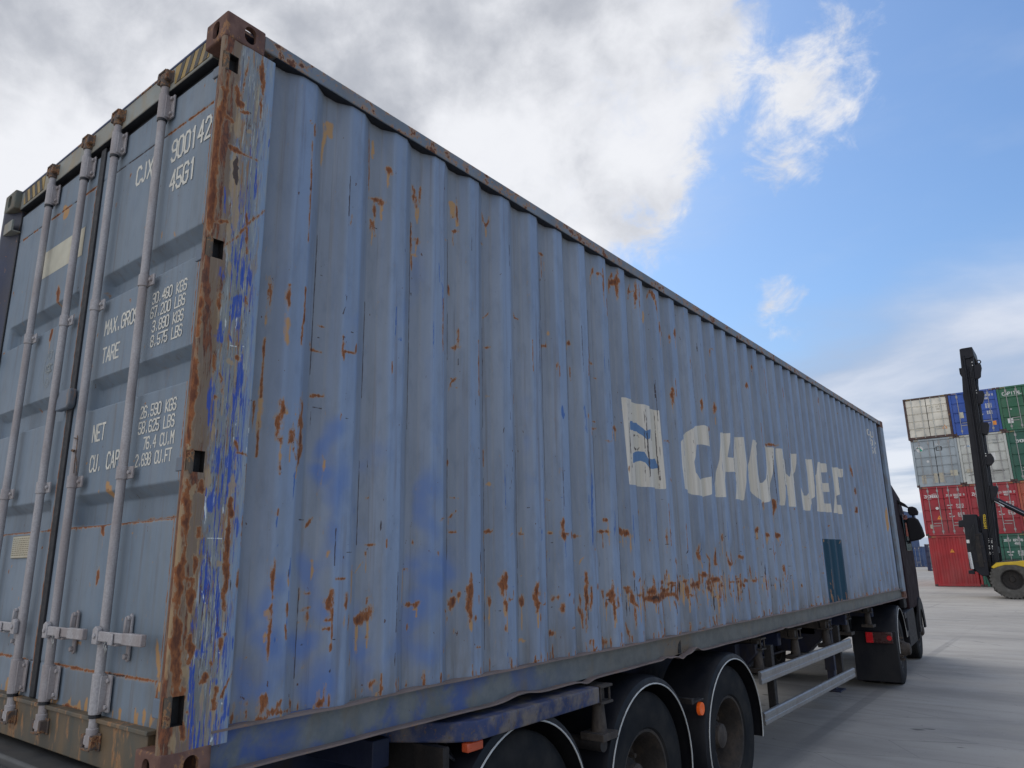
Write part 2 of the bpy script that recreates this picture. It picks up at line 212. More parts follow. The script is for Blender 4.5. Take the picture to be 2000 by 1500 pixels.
DOOR = 'R30 -1595,2120 -1564,2025|R25 -1596,1877 -1599,1832|O56 -1638,2567 -1633,2557|O10 -505,2096 -501,2055|O10 -395,2055 -385,2036|O33 -747,1020 -729,1001|R18 -745,1011 -736,1001|R32 -743,857 -732,839|R22 -730,687 -740,631|O8 -295,711 -293,709|R5 -1034,862 -758,863|R3 -595,870 -171,874|R20 -913,159 -743,168|O15 -915,167 -730,164|R5 -1019,313 -720,307|R4 -720,307 -538,313 -181,312|R4 -181,309 -174,181|D5 -314,377 -306,368|O16 -894,406 -812,402|R5 -1652,314 -1509,313|O21 -210,450 -156,286|R9 -161,509 -169,396'
WIPE = '626,1133,65,53,9 611,1263,48,65,6 712,989,65,189,8 544,778,59,79,4 615,718,70,79,7 438,587,53,92,8 328,537,40,71,8 425,441,70,72,9 567,409,79,47,8 681,556,52,98,6 683,266,69,66,9 342,308,40,86,7 881,279,40,99,5 1216,530,106,112,9 1276,666,125,115,8 1117,381,100,107,7 1190,924,66,187,7 1235,1219,53,148,5 878,401,40,81,7 1111,624,59,67,5 1030,264,145,62,5 1219,286,167,75,7 1273,1024,109,97,5 415,283,40,70,6 1182,1597,40,103,4 845,1226,51,136,3 360,1849,41,133,3 702,1806,40,281,3 1066,2019,64,312,3 2020,1306,40,347,3'
P_C = '4370,1765 4586,1806 4645,1795 4649,1623 4548,1636 4369,1608 4315,1460 4321,1370 4395,1317 4632,1365 4611,1211 4486,1182 4291,1190 4076,1225 4057,1409 4065,1599 4247,1696'
P_H = '4909,1780 5168,1809 5158,1729 5117,1582 5182,1578 5242,1786 5497,1811 5500,1701 5512,1561 5473,1441 5446,1330 5414,1206 5162,1203 5192,1345 5190,1452 4958,1436 4924,1350 4923,1206 4667,1198 4792,1336 4871,1534 4891,1662'
P_U = '5739,1817 5962,1815 5798,1661 5790,1478 5811,1402 5977,1410 6018,1448 6066,1563 6083,1753 6068,1796 6362,1803 6306,1623 6277,1520 6222,1391 6072,1231 5931,1206 5734,1243 5665,1294 5526,1369 5525,1457 5675,1591 5728,1776'
P_N = '6521,1818 6627,1821 6635,1720 6843,1532 6922,1790 6911,1801 7144,1823 7129,1714 7099,1616 6929,1470 6913,1214 6778,1214 6797,1330 6634,1443 6591,1316 6564,1214 6337,1207 6507,1410 6519,1606 6509,1724'
P_J = '7447,1792 7718,1814 7730,1637 7713,1490 7700,1367 7469,1262 7428,1196 7160,1191 7151,1287 7153,1445 7209,1380 7399,1364 7440,1401 7463,1616'
P_E = '7987,1810 8297,1819 8499,1817 8319,1710 8051,1690 8048,1558 8343,1576 8336,1466 8041,1449 8034,1308 8327,1320 8335,1213 7706,1199 7760,1494 7946,1657'
P_E2 = '8587,1799 8850,1818 9149,1824 9114,1710 8841,1692 8843,1600 8841,1464 8804,1455 8603,1325 8835,1329 8849,1211 8514,1214 8546,1354 8590,1550 8589,1708'
P_wave1 = '3235,1651 3405,1664 3459,1628 3479,1609 3552,1633 3538,1560 3485,1543 3449,1575 3397,1599 3233,1584'
P_wave2 = '3254,1422 3403,1455 3459,1453 3484,1406 3540,1405 3666,1427 3713,1359 3555,1333 3492,1332 3460,1373 3423,1385 3246,1349'
P_arc = '3420,1561 3412,1575 3364,1572 3283,1529 3309,1500 3363,1468 3398,1463 3423,1477'
# ------------------------------------------------------------------ materials
def new_mat(name):
    m = bpy.data.materials.new(name); m.use_nodes = True; m.node_tree.nodes.clear()
    N = NT(m.node_tree); b = N.node('ShaderNodeBsdfPrincipled'); o = N.node('ShaderNodeOutputMaterial')
    N.L.new(b.outputs[0], o.inputs[0]); return m, N, b
def coords(N): return N.node('ShaderNodeTexCoord').outputs['Object']
def bump(N, b, h, strength, dist=.01):
    n = N.node('ShaderNodeBump', {'Height': h}); n.inputs['Strength'].default_value = strength; n.inputs['Distance'].default_value = dist
    N.L.new(n.outputs[0], b.inputs['Normal'])
def simple(name, col, rough=.6, metal=0.0, var=.25, scale=8, dirt=None, dirtamt=.0, bmp=.0, emit=None, spec=None):
    m, N, b = new_mat(name); v = coords(N)
    n = N.noise(v, scale, 6); c = N.mix(N.mul(N.step(n, .3, .7), var), col, tuple(x * .55 for x in col))
    if dirt:
        d = N.noise(N.vec(v, (1, 1, .45), (2, 5, 1)), scale * .6, 8, .65)
        c = N.mix(N.mul(N.step(d, .42, .66), dirtamt), c, dirt)
    N.put(b.inputs['Base Color'], c); b.inputs['Metallic'].default_value = metal
    N.put(b.inputs['Roughness'], N.step(N.noise(v, scale * 2.3, 4), .3, .7, rough - .07, min(1, rough + .08)))
    if spec is not None: b.inputs['Specular IOR Level'].default_value = spec
    if bmp: bump(N, b, N.noise(v, scale * 5, 6), bmp)
    if emit: N.put(b.inputs['Emission Color'], (*emit[:3], 1)); b.inputs['Emission Strength'].default_value = emit[3]
    return m
RUST = (.21, .075, .032); RUSTD = (.095, .040, .026); RUSTO = (.36, .18, .07)
def worn(name, col, rust=.5, scale=6, stretch=.35, rough=.58, speck=.5, grime=(.12, .10, .075), grimeamt=.5, chips=None, chipamt=0.0, seedv=0.0):
    """weathered paint: streaks of rust, orange run-off, grime and little chips"""
    m, N, b = new_mat(name); v = coords(N); sv = N.vec(v, (1, 1, stretch), (seedv, seedv * 2, seedv * 3))
    n1 = N.noise(sv, scale, 8, .65, .3); n2 = N.noise(sv, scale * 4.5, 8, .65); n3 = N.noise(v, scale * .35, 4)
    c = N.mix(N.step(n3, .3, .7), tuple(x * 1.12 for x in col), tuple(x * .78 for x in col))
    c = N.mix(N.mul(N.step(N.noise(sv, scale * .8, 6, .6, .2), .40, .68), grimeamt), c, grime)
    k = N.add(N.mul(n1, .68), N.mul(n2, .32)); th = .72 - .30 * rust
    if chips: c = N.mix(N.mul(N.step(N.noise(N.vec(v, (1, 1, stretch * .5), (9, 4, 2)), scale * 5, 7, .7), .56, .62), chipamt), c, chips)
    c = N.mix(N.mul(N.step(k, th - .055, th), .75), c, RUSTO)
    rc = N.mix(N.step(n2, .35, .65), RUST, RUSTD)
    rm = N.step(k, th, th + .025); c = N.mix(rm, c, rc)
    if speck:
        sp = N.step(N.noise(v, 55, 3, .6), .70 - .05 * speck, .74 - .05 * speck); c = N.mix(N.mul(sp, .8), c, RUST)
    N.put(b.inputs['Base Color'], c); N.put(b.inputs['Roughness'], N.mix(rm, (rough,) * 3, (.92,) * 3))
    bump(N, b, N.add(N.mul(n2, .6), N.mul(rm, .5)), .28, .004)
    return m

def marked(name, post=False, door=False):
    """container paint driven by the wear masks stored on the sheet: wear_a = rust, orange, dark, blue; wear_b = fresh blue, lettering, patch/white, wave"""
    m, N, b = new_mat(name); v = coords(N)
    a = N.node('ShaderNodeAttribute', attribute_name='wear_a'); bb = N.node('ShaderNodeAttribute', attribute_name='wear_b')
    A = N.node('ShaderNodeSeparateColor', [a.outputs['Color']]).outputs; B = N.node('ShaderNodeSeparateColor', [bb.outputs['Color']]).outputs
    X = N.node('ShaderNodeSeparateXYZ', [v]).outputs
    fine = N.noise(N.vec(v, (1, 1, .35)), 70, 7, .7); mid = N.noise(N.vec(v, (1, 1, .4)), 16, 7, .65); big = N.noise(N.vec(v, (1, 1, .5)), 1.7, 6, .55)
    streak = N.noise(N.vec(v, (1, 1, .045), (3, 1, 0)), 22, 6, .62)
    if post: base, alt = (.225, .230, .215), (.185, .215, .26)
    elif door: base, alt = (.170, .222, .280), (.215, .264, .320)
    else: base, alt = (.180, .214, .275), (.255, .290, .350)
    c = N.mix(N.step(big, .32, .68), base, alt)
    if not post and not door:
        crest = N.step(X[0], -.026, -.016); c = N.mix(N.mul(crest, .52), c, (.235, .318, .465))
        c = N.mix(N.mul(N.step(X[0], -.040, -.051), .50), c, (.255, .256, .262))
    c = N.mix(N.mul(N.step(streak, .40, .70), .30), c, (.20, .20, .19))
    c = N.mix(N.mul(N.step(mid, .45, .70), .22), c, (.085, .11, .15))
    c = N.mix(N.mul(N.step(fine, .58, .75), .25), c, (.30, .34, .40))
    c = N.mix(N.mul(N.step(N.noise(N.vec(v, (1, 1, .028), (11, 5, 2)), 30, 6, .6), .54, .72), .42), c, (.135, .105, .092)) if not post else c
    c = N.mix(N.mul(N.step(N.noise(N.vec(v, (1, 1, .35), (1, 15, 6)), 4.5, 7, .65), .50, .72), .30), c, (.235, .27, .315)) if not post else c
    # run-off and grime at the very foot of the sheet
    c = N.mix(N.mul(N.step(X[2], .55, .15), N.mul(N.step(N.noise(N.vec(v, (1, 1, .25), (1, 8, 3)), 7, 6, .6), .42, .62), .55)), c, (.135, .12, .10))
    w = N.step(N.add(B[0], N.mul(N.sub(N.noise(v, 5.5, 6), .5), 1.1)), .12, .95)
    c = N.mix(N.mul(w, .72), c, (.085, .165, .395))
    if post:
        c = N.mix(N.mul(N.step(X[1], .155, .215), .8), c, (.22, .30, .42)); c = N.mix(N.mul(N.step(N.noise(N.vec(v, (1, 1, .10), (5, 5, 5)), 34, 8, .7), .50, .58), .55), c, (.33, .33, .29)); c = N.mix(N.mul(N.step(N.noise(N.vec(v, (1, 1, .14), (15, 5, 5)), 22, 8, .7), .53, .60), .6), c, (.28, .20, .13))
        zone = N.mul(N.step(X[1], .03, .07), N.mul(N.step(X[1], .235, .185), N.step(X[2], 2.7, 1.7, .12, 1)))
        for sc__, st_, off_, th_, col_, am_ in ((120, .045, 4, .60, (.10, .115, .13), .5), (105, .05, 8, .535, (.025, .07, .36), .92), (130, .06, 1, .585, (.46, .47, .43), .75), (60, .07, 14, .575, (.30, .155, .06), .8), (150, .10, 21, .60, (.10, .045, .03), .85), (40, .10, 31, .60, (.40, .34, .22), .7)):
            tn = N.noise(N.vec(v, (1, 1, st_), (off_, off_ * .7, 0)), sc__, 5, .7, .1); md = N.noise(N.vec(v, (1, 1, .5), (off_ * 2, 1, off_)), 6, 4, .6)
            zz = zone if off_ in (8,) else N.step(X[1], .232, .16, .1, 1)
            c = N.mix(N.mul(N.mul(N.step(N.add(tn, N.mul(N.sub(md, .5), .35)), th_, th_ + .035), zz), am_), c, col_)
        band = N.mul(N.step(X[1], .115, .020), .62)
        rr = N.step(N.add(N.add(mid, band), N.mul(fine, .25)), .76, .95); c = N.mix(N.mul(rr, .85), c, (.205, .135, .080))
        rr2 = N.step(N.add(N.noise(N.vec(v, (1, 1, .12), (2, 2, 7)), 30, 8, .7, .2), N.mul(band, .28)), .66, .70)
        c = N.mix(rr2, c, N.mix(N.step(fine, .4, .6), RUST, RUSTD))
    # lettering, logo wave, dark patch
    j = N.mul(N.sub(fine, .5), .10)
    let = N.step(N.add(B[1], j), .47, .53)
    lc = N.mix(N.step(streak, .35, .65), (.64, .585, .50), (.52, .465, .385)); lc = N.mix(N.mul(N.step(X[0], -.036, -.050), .5), lc, (.50, .435, .32))
    crack = N.mul(N.step(N.noise(N.vec(v, (1, 1, .07), (6, 6, 1)), 55, 6, .7), .63, .67), .55)
    lc = N.mix(crack, lc, (.16, .18, .22))
    c = N.mix(let, c, lc)
    c = N.mix(N.step(N.add(bb.outputs['Alpha'], j), .48, .53), c, N.mix(mid, (.075, .15, .27), (.13, .22, .36)))
    if post: c = N.mix(N.step(N.add(B[2], N.mul(N.sub(fine, .5), .9)), .50, .62), c, (.62, .64, .60))
    else: c = N.mix(N.step(N.add(B[2], j), .48, .52), c, N.mix(N.step(streak, .3, .7), (.006, .034, .060), (.012, .052, .085)))
    # thin scratches
    c = N.mix(N.mul(N.step(N.add(a.outputs['Alpha'], N.mul(N.sub(N.noise(N.vec(v, (1, 1, .09 if not post else .05)), 80 if not post else 120, 7, .74), .5), 1.9 if not post else 3.2)), .50 if not post else .62, .66 if not post else .74), .85), c, (.04, .115, .33) if not post else (.025, .075, .36))
    sc_ = N.mul(N.step(N.noise(N.vec(v, (1, 1, .03), (7, 3, 9)), 42, 8, .75), .70, .73), .55); c = N.mix(sc_, c, (.055, .06, .075))
    # orange run-off, rust with pale halo, dark cuts
    nn = N.add(N.mul(N.sub(fine, .5), .85), N.mul(N.sub(mid, .5), .45))
    o1 = N.step(N.add(A[1], nn), .30, .62); c = N.mix(N.mul(o1, .72 if post else .90), c, N.mix(fine, (.52, .25, .07), (.38, .24, .11)) if not post else N.mix(fine, (.34, .20, .09), (.42, .33, .20)))
    rv = N.add(A[0], N.mul(nn, 1.75))
    c = N.mix(N.mul(N.step(rv, .18, .42), .55), c, (.34, .225, .13))
    rm = N.step(rv, .42, .56); rcol = N.mix(N.step(rv, .55, .95), (.275, .105, .042), (.125, .048, .028)); rcol = N.mix(N.mul(N.step(fine, .52, .72), .45), rcol, (.10, .042, .026))
    c = N.mix(rm, c, rcol)
    c = N.mix(N.mul(N.step(N.add(A[2], N.mul(N.sub(fine, .5), .5)), .46, .60), .9), c, (.045, .028, .026))
    # scattered specks
    c = N.mix(N.mul(N.step(N.noise(N.vec(v, (1, 1, .6)), 34, 3, .6), .715, .745), .9), c, RUSTD)
    N.put(b.inputs['Base Color'], c)
    N.put(b.inputs['Roughness'], N.mix(rm, N.mix(w, (.64,) * 3, (.50,) * 3), (.93,) * 3))
    b.inputs['Specular IOR Level'].default_value = .30
    bump(N, b, N.add(N.add(N.mul(mid, .35), N.mul(fine, .25)), N.mul(rm, .6)), .22, .004)
    return m

M_SIDE = marked('weathered_blue_side_paint'); M_POST = marked('scraped_post_paint', post=True); M_DOOR = marked('weathered_door_paint', door=True)
M_RAIL = worn('rail_paint', (.165, .21, .265), .22, 9, 1, speck=.7, grime=(.15, .12, .10), chips=(.06, .10, .26), chipamt=.25)
M_RAILT = worn('top_rail_paint', (.165, .185, .205), .56, 9, 1, speck=.9, grime=(.20, .17, .14), grimeamt=.5, chips=(.05, .09, .25), chipamt=.30)
def web_mat():
    m, N, b = new_mat('bottom_rail_web_paint'); v = coords(N); X = N.node('ShaderNodeSeparateXYZ', [v]).outputs
    n1 = N.noise(v, 3.2, 6, .6, .4); n2 = N.noise(v, 11, 7, .65); n3 = N.noise(v, 60, 5, .65)
    c = N.mix(N.step(n2, .35, .65), (.120, .135, .140), (.165, .175, .172))
    c = N.mix(N.step(X[1], 1.7, 3.4), c, N.mix(N.step(n2, .35, .65), (.105, .105, .095), (.145, .143, .128)))
    c = N.mix(N.mul(N.step(n1, .44, .60), N.step(X[1], 2.6, 1.4)), c, (.055, .095, .250))
    c = N.mix(N.mul(N.step(N.noise(N.vec(v, (1, 1, .4)), 8, 7, .65), .50, .70), .55), c, (.16, .13, .09))
    pk = N.mul(N.step(X[1], 3.45, 3.70), N.step(X[1], 4.12, 4.0)); c = N.mix(N.mul(N.mul(N.step(n2, .36, .55), pk), .7), c, (.17, .11, .06))
    c = N.mix(N.step(N.add(N.noise(v, 24, 6, .7), N.mul(pk, .06)), .665, .69), c, RUSTD)
    N.put(b.inputs['Base Color'], c); b.inputs['Roughness'].default_value = .62; bump(N, b, n3, .2, .003); return m
M_WEB = web_mat()
M_LEDGE = worn('rusty_ledge', (.19, .150, .135), .30, 14, 1, rough=.85, grime=(.20, .14, .12), grimeamt=.7)
M_CAST = worn('rusty_casting', (.125, .062, .046), .42, 14, .8, rough=.85, speck=1, grime=(.22, .12, .09), grimeamt=.6)
M_CASTG = worn('grey_green_casting', (.14, .15, .125), .30, 12, .8, rough=.75, speck=1, grime=(.12, .075, .04), grimeamt=.8)
M_HEAD = worn('header_paint', (.235, .255, .24), .26, 8, .6, speck=.6, grime=(.28, .20, .10), grimeamt=.65)
M_LPOST = worn('dark_left_post_paint', (.035, .045, .085), .18, 8, .4, speck=.6, grime=(.05, .045, .05), grimeamt=.6)  # left post in its own dark blue-black paint
M_SILL = worn('sill_paint', (.080, .078, .062), .42, 7, .35, speck=.8, grime=(.17, .11, .055), grimeamt=.8)
M_ROOF = worn('roof_paint', (.06, .08, .16), .4, 6, 1)
M_INNER = worn('container_back_paint', (.13, .17, .225), .3, 3, .3)
M_PIN = worn('rusty_hinge', (.10, .075, .055), .6, 22, .7, rough=.85)
M_RUSTY = worn('rusty_fitting', (.085, .062, .055), .55, 30, 1, rough=.85)
def galv():
    m, N, b = new_mat('galvanised_steel'); v = coords(N)
    n = N.noise(v, 120, 5, .7); k = N.noise(N.vec(v, (1, 1, .3)), 9, 5, .6)
    c = N.mix(N.step(n, .30, .70), (.32, .305, .31), (.44, .425, .43)); c = N.mix(N.mul(N.step(k, .40, .62), .60), c, (.25, .205, .195))
    N.put(b.inputs['Base Color'], c); b.inputs['Metallic'].default_value = .15; b.inputs['Roughness'].default_value = .62
    bump(N, b, n, .18, .002); return m
M_GALV = galv()
M_GASKET_SHADE = simple('black_gasket_and_shade', (.012, .013, .017), .55, var=.3, scale=20)  # real gaskets and hoses, plus painted shade strips under header and rails
M_CREAM = simple('cream_marking', (.70, .68, .60), .6, var=.35, scale=45, dirt=(.30, .33, .36), dirtamt=.30)
M_PALE = simple('pale_sticker', (.30, .33, .33), .6, var=.4, scale=40)
M_LABEL = simple('cream_label', (.52, .50, .40), .6, var=.25, scale=12, dirt=(.40, .30, .16), dirtamt=.35)
M_INK = simple('label_ink', (.22, .19, .13), .6)
M_YEL = simple('hazard_yellow', (.36, .24, .07), .6, var=.4, scale=20, dirt=(.25, .2, .14), dirtamt=.4)
M_BLK = simple('hazard_black', (.035, .035, .035), .6, var=.3, scale=20, dirt=(.2, .17, .12), dirtamt=.25)
M_WIRE = simple('seal_wire', (.36, .36, .34), .45, .4)
def tyre_mat(name='tyre_rubber', col=(.011, .012, .014), dust=(.040, .036, .032)):
    m, N, b = new_mat(name); v = coords(N); n = N.noise(v, 5, 7, .6)
    c = N.mix(N.mul(N.step(n, .35, .7), .55), col, dust); N.put(b.inputs['Base Color'], c); b.inputs['Roughness'].default_value = .85; b.inputs['Specular IOR Level'].default_value = .18
    bump(N, b, N.noise(v, 60, 4), .15, .003); return m
M_TYRE = tyre_mat(); M_TYREH = tyre_mat('dusty_handler_tyre', (.075, .072, .066), (.15, .145, .135))
M_RIM = simple('grimy_rim', (.035, .029, .025), .7, .2, .5, 14, (.085, .062, .045), .7, .3)
M_HUB = simple('dirty_hub', (.055, .043, .035), .8, .1, .5, 22, (.11, .085, .065), .6, .5)
M_PLAST = simple('black_mudguard_plastic', (.009, .010, .014), .5, 0, .3, 5, (.028, .027, .027), .5, spec=.2)
M_BEAD = simple('pale_mudguard_edge', (.52, .52, .50), .5, 0, .3, 20, (.2, .2, .19), .4)
M_CHAS = simple('dark_blue_chassis_paint', (.009, .015, .045), .6, 0, .4, 6, (.028, .021, .017), .8, .2)
M_BEAM = worn('dusty_blue_bolster', (.028, .042, .11), .16, 10, 1, rough=.8, grime=(.16, .135, .115), grimeamt=1.0, chips=(.10, .075, .055), chipamt=.8)
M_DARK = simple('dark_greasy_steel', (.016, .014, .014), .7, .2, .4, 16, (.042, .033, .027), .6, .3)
M_TWIST = simple('dusty_twistlock_steel', (.055, .044, .037), .8, .1, .5, 25, (.10, .078, .06), .6, .5)
M_ALU = simple('dull_aluminium', (.30, .295, .29), .42, .55, .25, 9, (.20, .17, .15), .5)
M_BUMP = simple('dark_grey_bumper', (.050, .053, .056), .55, 0, .3, 3, (.08, .075, .065), .5)
M_AMB = simple('amber_lens', (.60, .10, .012), .2, emit=(1, .14, .02, .12)); M_AMB2 = simple('dull_amber_lens', (.36, .07, .03), .3, emit=(1, .12, .02, .04))
M_REDL = simple('red_lens', (.35, .008, .012), .25, emit=(1, .02, .03, .06)); M_REDD = simple('dark_red_lens', (.055, .02, .018), .3)
M_CAB = simple('maroon_cab_paint', (.013, .003, .006), .8, 0, .3, 3, (.030, .020, .018), .5, spec=.12)
M_CABK = simple('black_cab_trim', (.010, .010, .013), .6, spec=.2); M_GLASS = simple('dark_window_glass', (.02, .03, .035), .08, 0, .1, spec=.8)
M_REFL = simple('reflective_strip', (.5, .5, .46), .4)
M_MAST = simple('black_mast_paint', (.008, .009, .015), .5, 0, .3, 1.5, (.020, .019, .020), .4, spec=.3)
M_YELH = simple('handler_yellow_paint', (.62, .42, .015), .4, 0, .25, 2, (.35, .25, .05), .35)
M_CHR = simple('chrome_cylinder', (.5, .5, .52), .2, .9); M_WHT = simple('white_sticker', (.7, .7, .68), .5)
def ground_mat():
    m, N, b = new_mat('worn_concrete_yard'); v = N.node('ShaderNodeNewGeometry').outputs['Position']
    n1 = N.noise(v, .22, 6, .6, .4); n2 = N.noise(v, 1.6, 8, .65, .3); n3 = N.noise(v, 60, 4, .6); n4 = N.noise(N.vec(v, (.25, 1, 1), (3, 9, 0)), 1.1, 7, .62, .2)
    c = N.mix(N.step(n1, .35, .65), (.300, .282, .257), (.372, .350, .318))
    c = N.mix(N.mul(N.step(n4, .45, .70), .45), c, (.165, .157, .150)); c = N.mix(N.mul(N.step(n2, .30, .42, 1, 0), .28), c, (.335, .32, .30))
    c = N.mix(N.mul(N.step(n3, .55, .75), .18), c, (.14, .14, .14))
    tm = N.noise(N.vec(v, (2.2, .035, 1), (4, 1, 0)), 1.0, 5, .6, .5); c = N.mix(N.mul(N.step(tm, .57, .66), N.mul(N.step(n1, .35, .6), .38)), c, (.13, .128, .125))
    tm2 = N.noise(N.vec(v, (.10, 1.7, 1), (8, 3, 0)), 1.0, 6, .62, .6); c = N.mix(N.mul(N.step(tm2, .58, .70), .30), c, (.16, .155, .15))
    grit = N.noise(v, 14, 3, .7); c = N.mix(N.mul(N.step(grit, .66, .72), .55), c, (.12, .115, .11)); c = N.mix(N.mul(N.step(grit, .34, .28), .35), c, (.46, .44, .41))
    sp = N.noise(N.vec(v, (.55, 1, 1), (1, 1, 0)), 2.6, 3, .5); c = N.mix(N.mul(N.step(sp, .715, .75), .75), c, (.06, .055, .052))
    vo = N.node('ShaderNodeTexVoronoi', feature='DISTANCE_TO_EDGE'); N.put(vo.inputs['Vector'], N.vec(v, (.09, .17, 1)))
    wob = N.add(vo.outputs['Distance'], N.mul(N.sub(N.noise(v, 2.2, 5), .5), .02)); c = N.mix(N.mul(N.step(wob, .006, .001), .4), c, (.10, .10, .10))
    N.put(b.inputs['Base Color'], c); N.put(b.inputs['Roughness'], N.step(n2, .3, .7, .68, .9)); b.inputs['Specular IOR Level'].default_value = .3
    bump(N, b, N.add(N.mul(n2, .5), N.mul(n3, .35)), .25, .01); return m
M_GROUND = ground_mat()

# ------------------------------------------------------------------ ground
g = MB(); E = 1400
g.poly([(-E, -E, G), (E, -E, G), (E, E, G), (-E, E, G)], [(0, 1, 2, 3)])
tag(g.build('ground', M_GROUND), 'pale worn concrete yard with dark stains', None, None, 'structure')
# ------------------------------------------------------------------ the blue container
L_, W_, H_ = 12.192, 2.438, 2.896
def parse(s):
    out = []
    for t in s.split('|'):
        q = t.split(); out.append((q[0][0], int(q[0][1:]) / 1000, np.array([[float(x) / 1000 for x in c.split(',')] for c in q[1:]])))
    return out
def seg_dist(A, B, p, q):
    d = q - p; l2 = (d ** 2).sum() + 1e-12; t = np.clip(((A - p[0]) * d[0] + (B - p[1]) * d[1]) / l2, 0, 1)
    return np.hypot(A - p[0] - t * d[0], B - p[1] - t * d[1])
def vnoise(A, B, s, seed=0):
    """smooth lattice noise 0..1"""
    rs = np.random.RandomState(seed); T_ = rs.rand(64, 64); a = A * s + seed * 1.7; b = B * s + seed * .9
    i = np.floor(a).astype(int); j = np.floor(b).astype(int); u = a - i; v = b - j; u = u * u * (3 - 2 * u); v = v * v * (3 - 2 * v)
    g = lambda x, y: T_[x % 64, y % 64]
    return (g(i, j) * (1 - u) + g(i + 1, j) * u) * (1 - v) + (g(i, j + 1) * (1 - u) + g(i + 1, j + 1) * u) * v
def fbm(A, B, s, seed=0, oct=4): return sum(vnoise(A, B, s * 2 ** k, seed + k) * .5 ** (k + 1) for k in range(oct)) / (1 - .5 ** oct)
def paint_strokes(A, B, wa, wb, strokes, soft=.022, drip=True):
    ch = dict(R=(wa, 0), O=(wa, 1), D=(wa, 2), B=(wa, 3), W=(wb, 2)); rs = np.random.RandomState(11); more = []
    for n_, (k, wd, P) in enumerate(strokes):
        pad = wd + soft + .02
        ii = np.where((A > P[:, 0].min() - pad) & (A < P[:, 0].max() + pad) & (B > P[:, 1].min() - pad) & (B < P[:, 1].max() + pad))[0]
        if len(ii):
            a, b = A[ii], B[ii]; fq = .55 / max(wd, .012)
            a = a + wd * .40 * (fbm(a, b, fq * 1.6, n_ % 40, 3) - .5) * 2; b = b + wd * .6 * (fbm(a, b, fq, (n_ + 9) % 40, 3) - .5) * 2
            d = np.full(len(ii), 9.); tot = sum(np.hypot(*(P[i + 1] - P[i])) for i in range(len(P) - 1)) + 1e-9; acc = 0; tt = np.full(len(ii), .5)
            for i in range(len(P) - 1):
                q = seg_dist(a, b, P[i], P[i + 1]); dv = P[i + 1] - P[i]; l = np.hypot(*dv) + 1e-9
                tl = np.clip(((a - P[i, 0]) * dv[0] + (b - P[i, 1]) * dv[1]) / l ** 2, 0, 1); m_ = q < d; tt = np.where(m_, (acc + tl * l) / tot, tt); d = np.minimum(d, q); acc += l
            if len(P) == 1: d = np.hypot(a - P[0, 0], b - P[0, 1])
            wl = wd * .60 * np.where(tot > 2.2 * wd, .30 + .85 * np.sin(np.pi * np.clip(tt, .02, .98)) ** .7, 1.0) * (.75 + .5 * vnoise(tt * 7, tt * 0, 1, n_ % 50))
            s_ = max(min(soft * 1.5, wd * 1.25 + .004), .010)
            val = np.clip(.5 + (np.maximum(wl, .0035) - d) / s_, 0, 1) * (.86 if wd > .009 else .90)
            val = val * (.80 + .32 * fbm(A[ii] * 2.2, B[ii], 45, n_ % 30, 2))
            arr, c = ch[k]; arr[ii, c] = np.maximum(arr[ii, c], val)
        if drip and k == 'R' and wd > .011 and rs.rand() < .75:
            lo = P[P[:, 1].argmin()]; ln = rs.uniform(.03, .05 + wd * 3)
            more.append(('O', wd * rs.uniform(.2, .45), np.array([lo + [0, .01], lo - [rs.uniform(-.004, .004), ln]])))
    if more: paint_strokes(A, B, wa, wb, more, soft, False)
def poly_sd(A, B, P):
    """signed distance, positive inside"""
    d = np.full(len(A), 9.); ins = np.zeros(len(A), bool); n = len(P)
    for i in range(n):
        p, q = P[i], P[(i + 1) % n]; d = np.minimum(d, seg_dist(A, B, p, q))
        c = ((p[1] > B) != (q[1] > B)) & (A < (q[0] - p[0]) * (B - p[1]) / (q[1] - p[1] + 1e-12) + p[0]); ins ^= c
    return np.where(ins, d, -d)
def grid_sheet(name, P, nu, nv, wa, wb, mat, parent, smooth=True, keep=None):
    """P: (nu*nv,3) vertices, u major"""
    me = bpy.data.meshes.new(name)
    i, j = np.meshgrid(np.arange(nu - 1), np.arange(nv - 1), indexing='ij'); i = i.ravel(); j = j.ravel()
    if keep is not None:
        kk = keep(i, j); i, j = i[kk], j[kk]
    q = np.stack([i * nv + j, (i + 1) * nv + j, (i + 1) * nv + j + 1, i * nv + j + 1], 1)
    me.vertices.add(len(P)); me.vertices.foreach_set('co', P.astype(np.float32).ravel())
    me.loops.add(q.size); me.loops.foreach_set('vertex_index', q.astype(np.int32).ravel())
    me.polygons.add(len(q)); me.polygons.foreach_set('loop_start', np.arange(0, q.size, 4, dtype=np.int32)); me.polygons.foreach_set('loop_total', np.full(len(q), 4, np.int32))
    me.update(calc_edges=True)
    for nm, arr in (('wear_a', wa), ('wear_b', wb)):
        at = me.attributes.new(nm, 'FLOAT_COLOR', 'POINT'); at.data.foreach_set('color', arr.astype(np.float32).ravel())
    me.polygons.foreach_set('use_smooth', [smooth] * len(me.polygons)); me.materials.append(mat)
    o = bpy.data.objects.new(name, me); C.objects.link(o); o.parent = parent; return o
def prof(Y):
    Y = np.asarray(Y, float); t = (Y - .383) % .282
    x = np.select([t < .074, t < .143, t < .213], [-.002 + 0 * t, -.002 - .034 * (t - .074) / .069, -.036 + 0 * t], -.036 + .034 * (t - .213) / .069)
    x = np.where(Y < .314, -.036, x); return np.where(Y > 11.90, -.036, x)
def prof_round(Y): return (prof(Y - .0035) + 2 * prof(Y) + prof(Y + .0035)) / 4

box_t = thing('shipping_container', 'long rusty blue corrugated shipping container with cream lettering, riding on the trailer', 'shipping container')

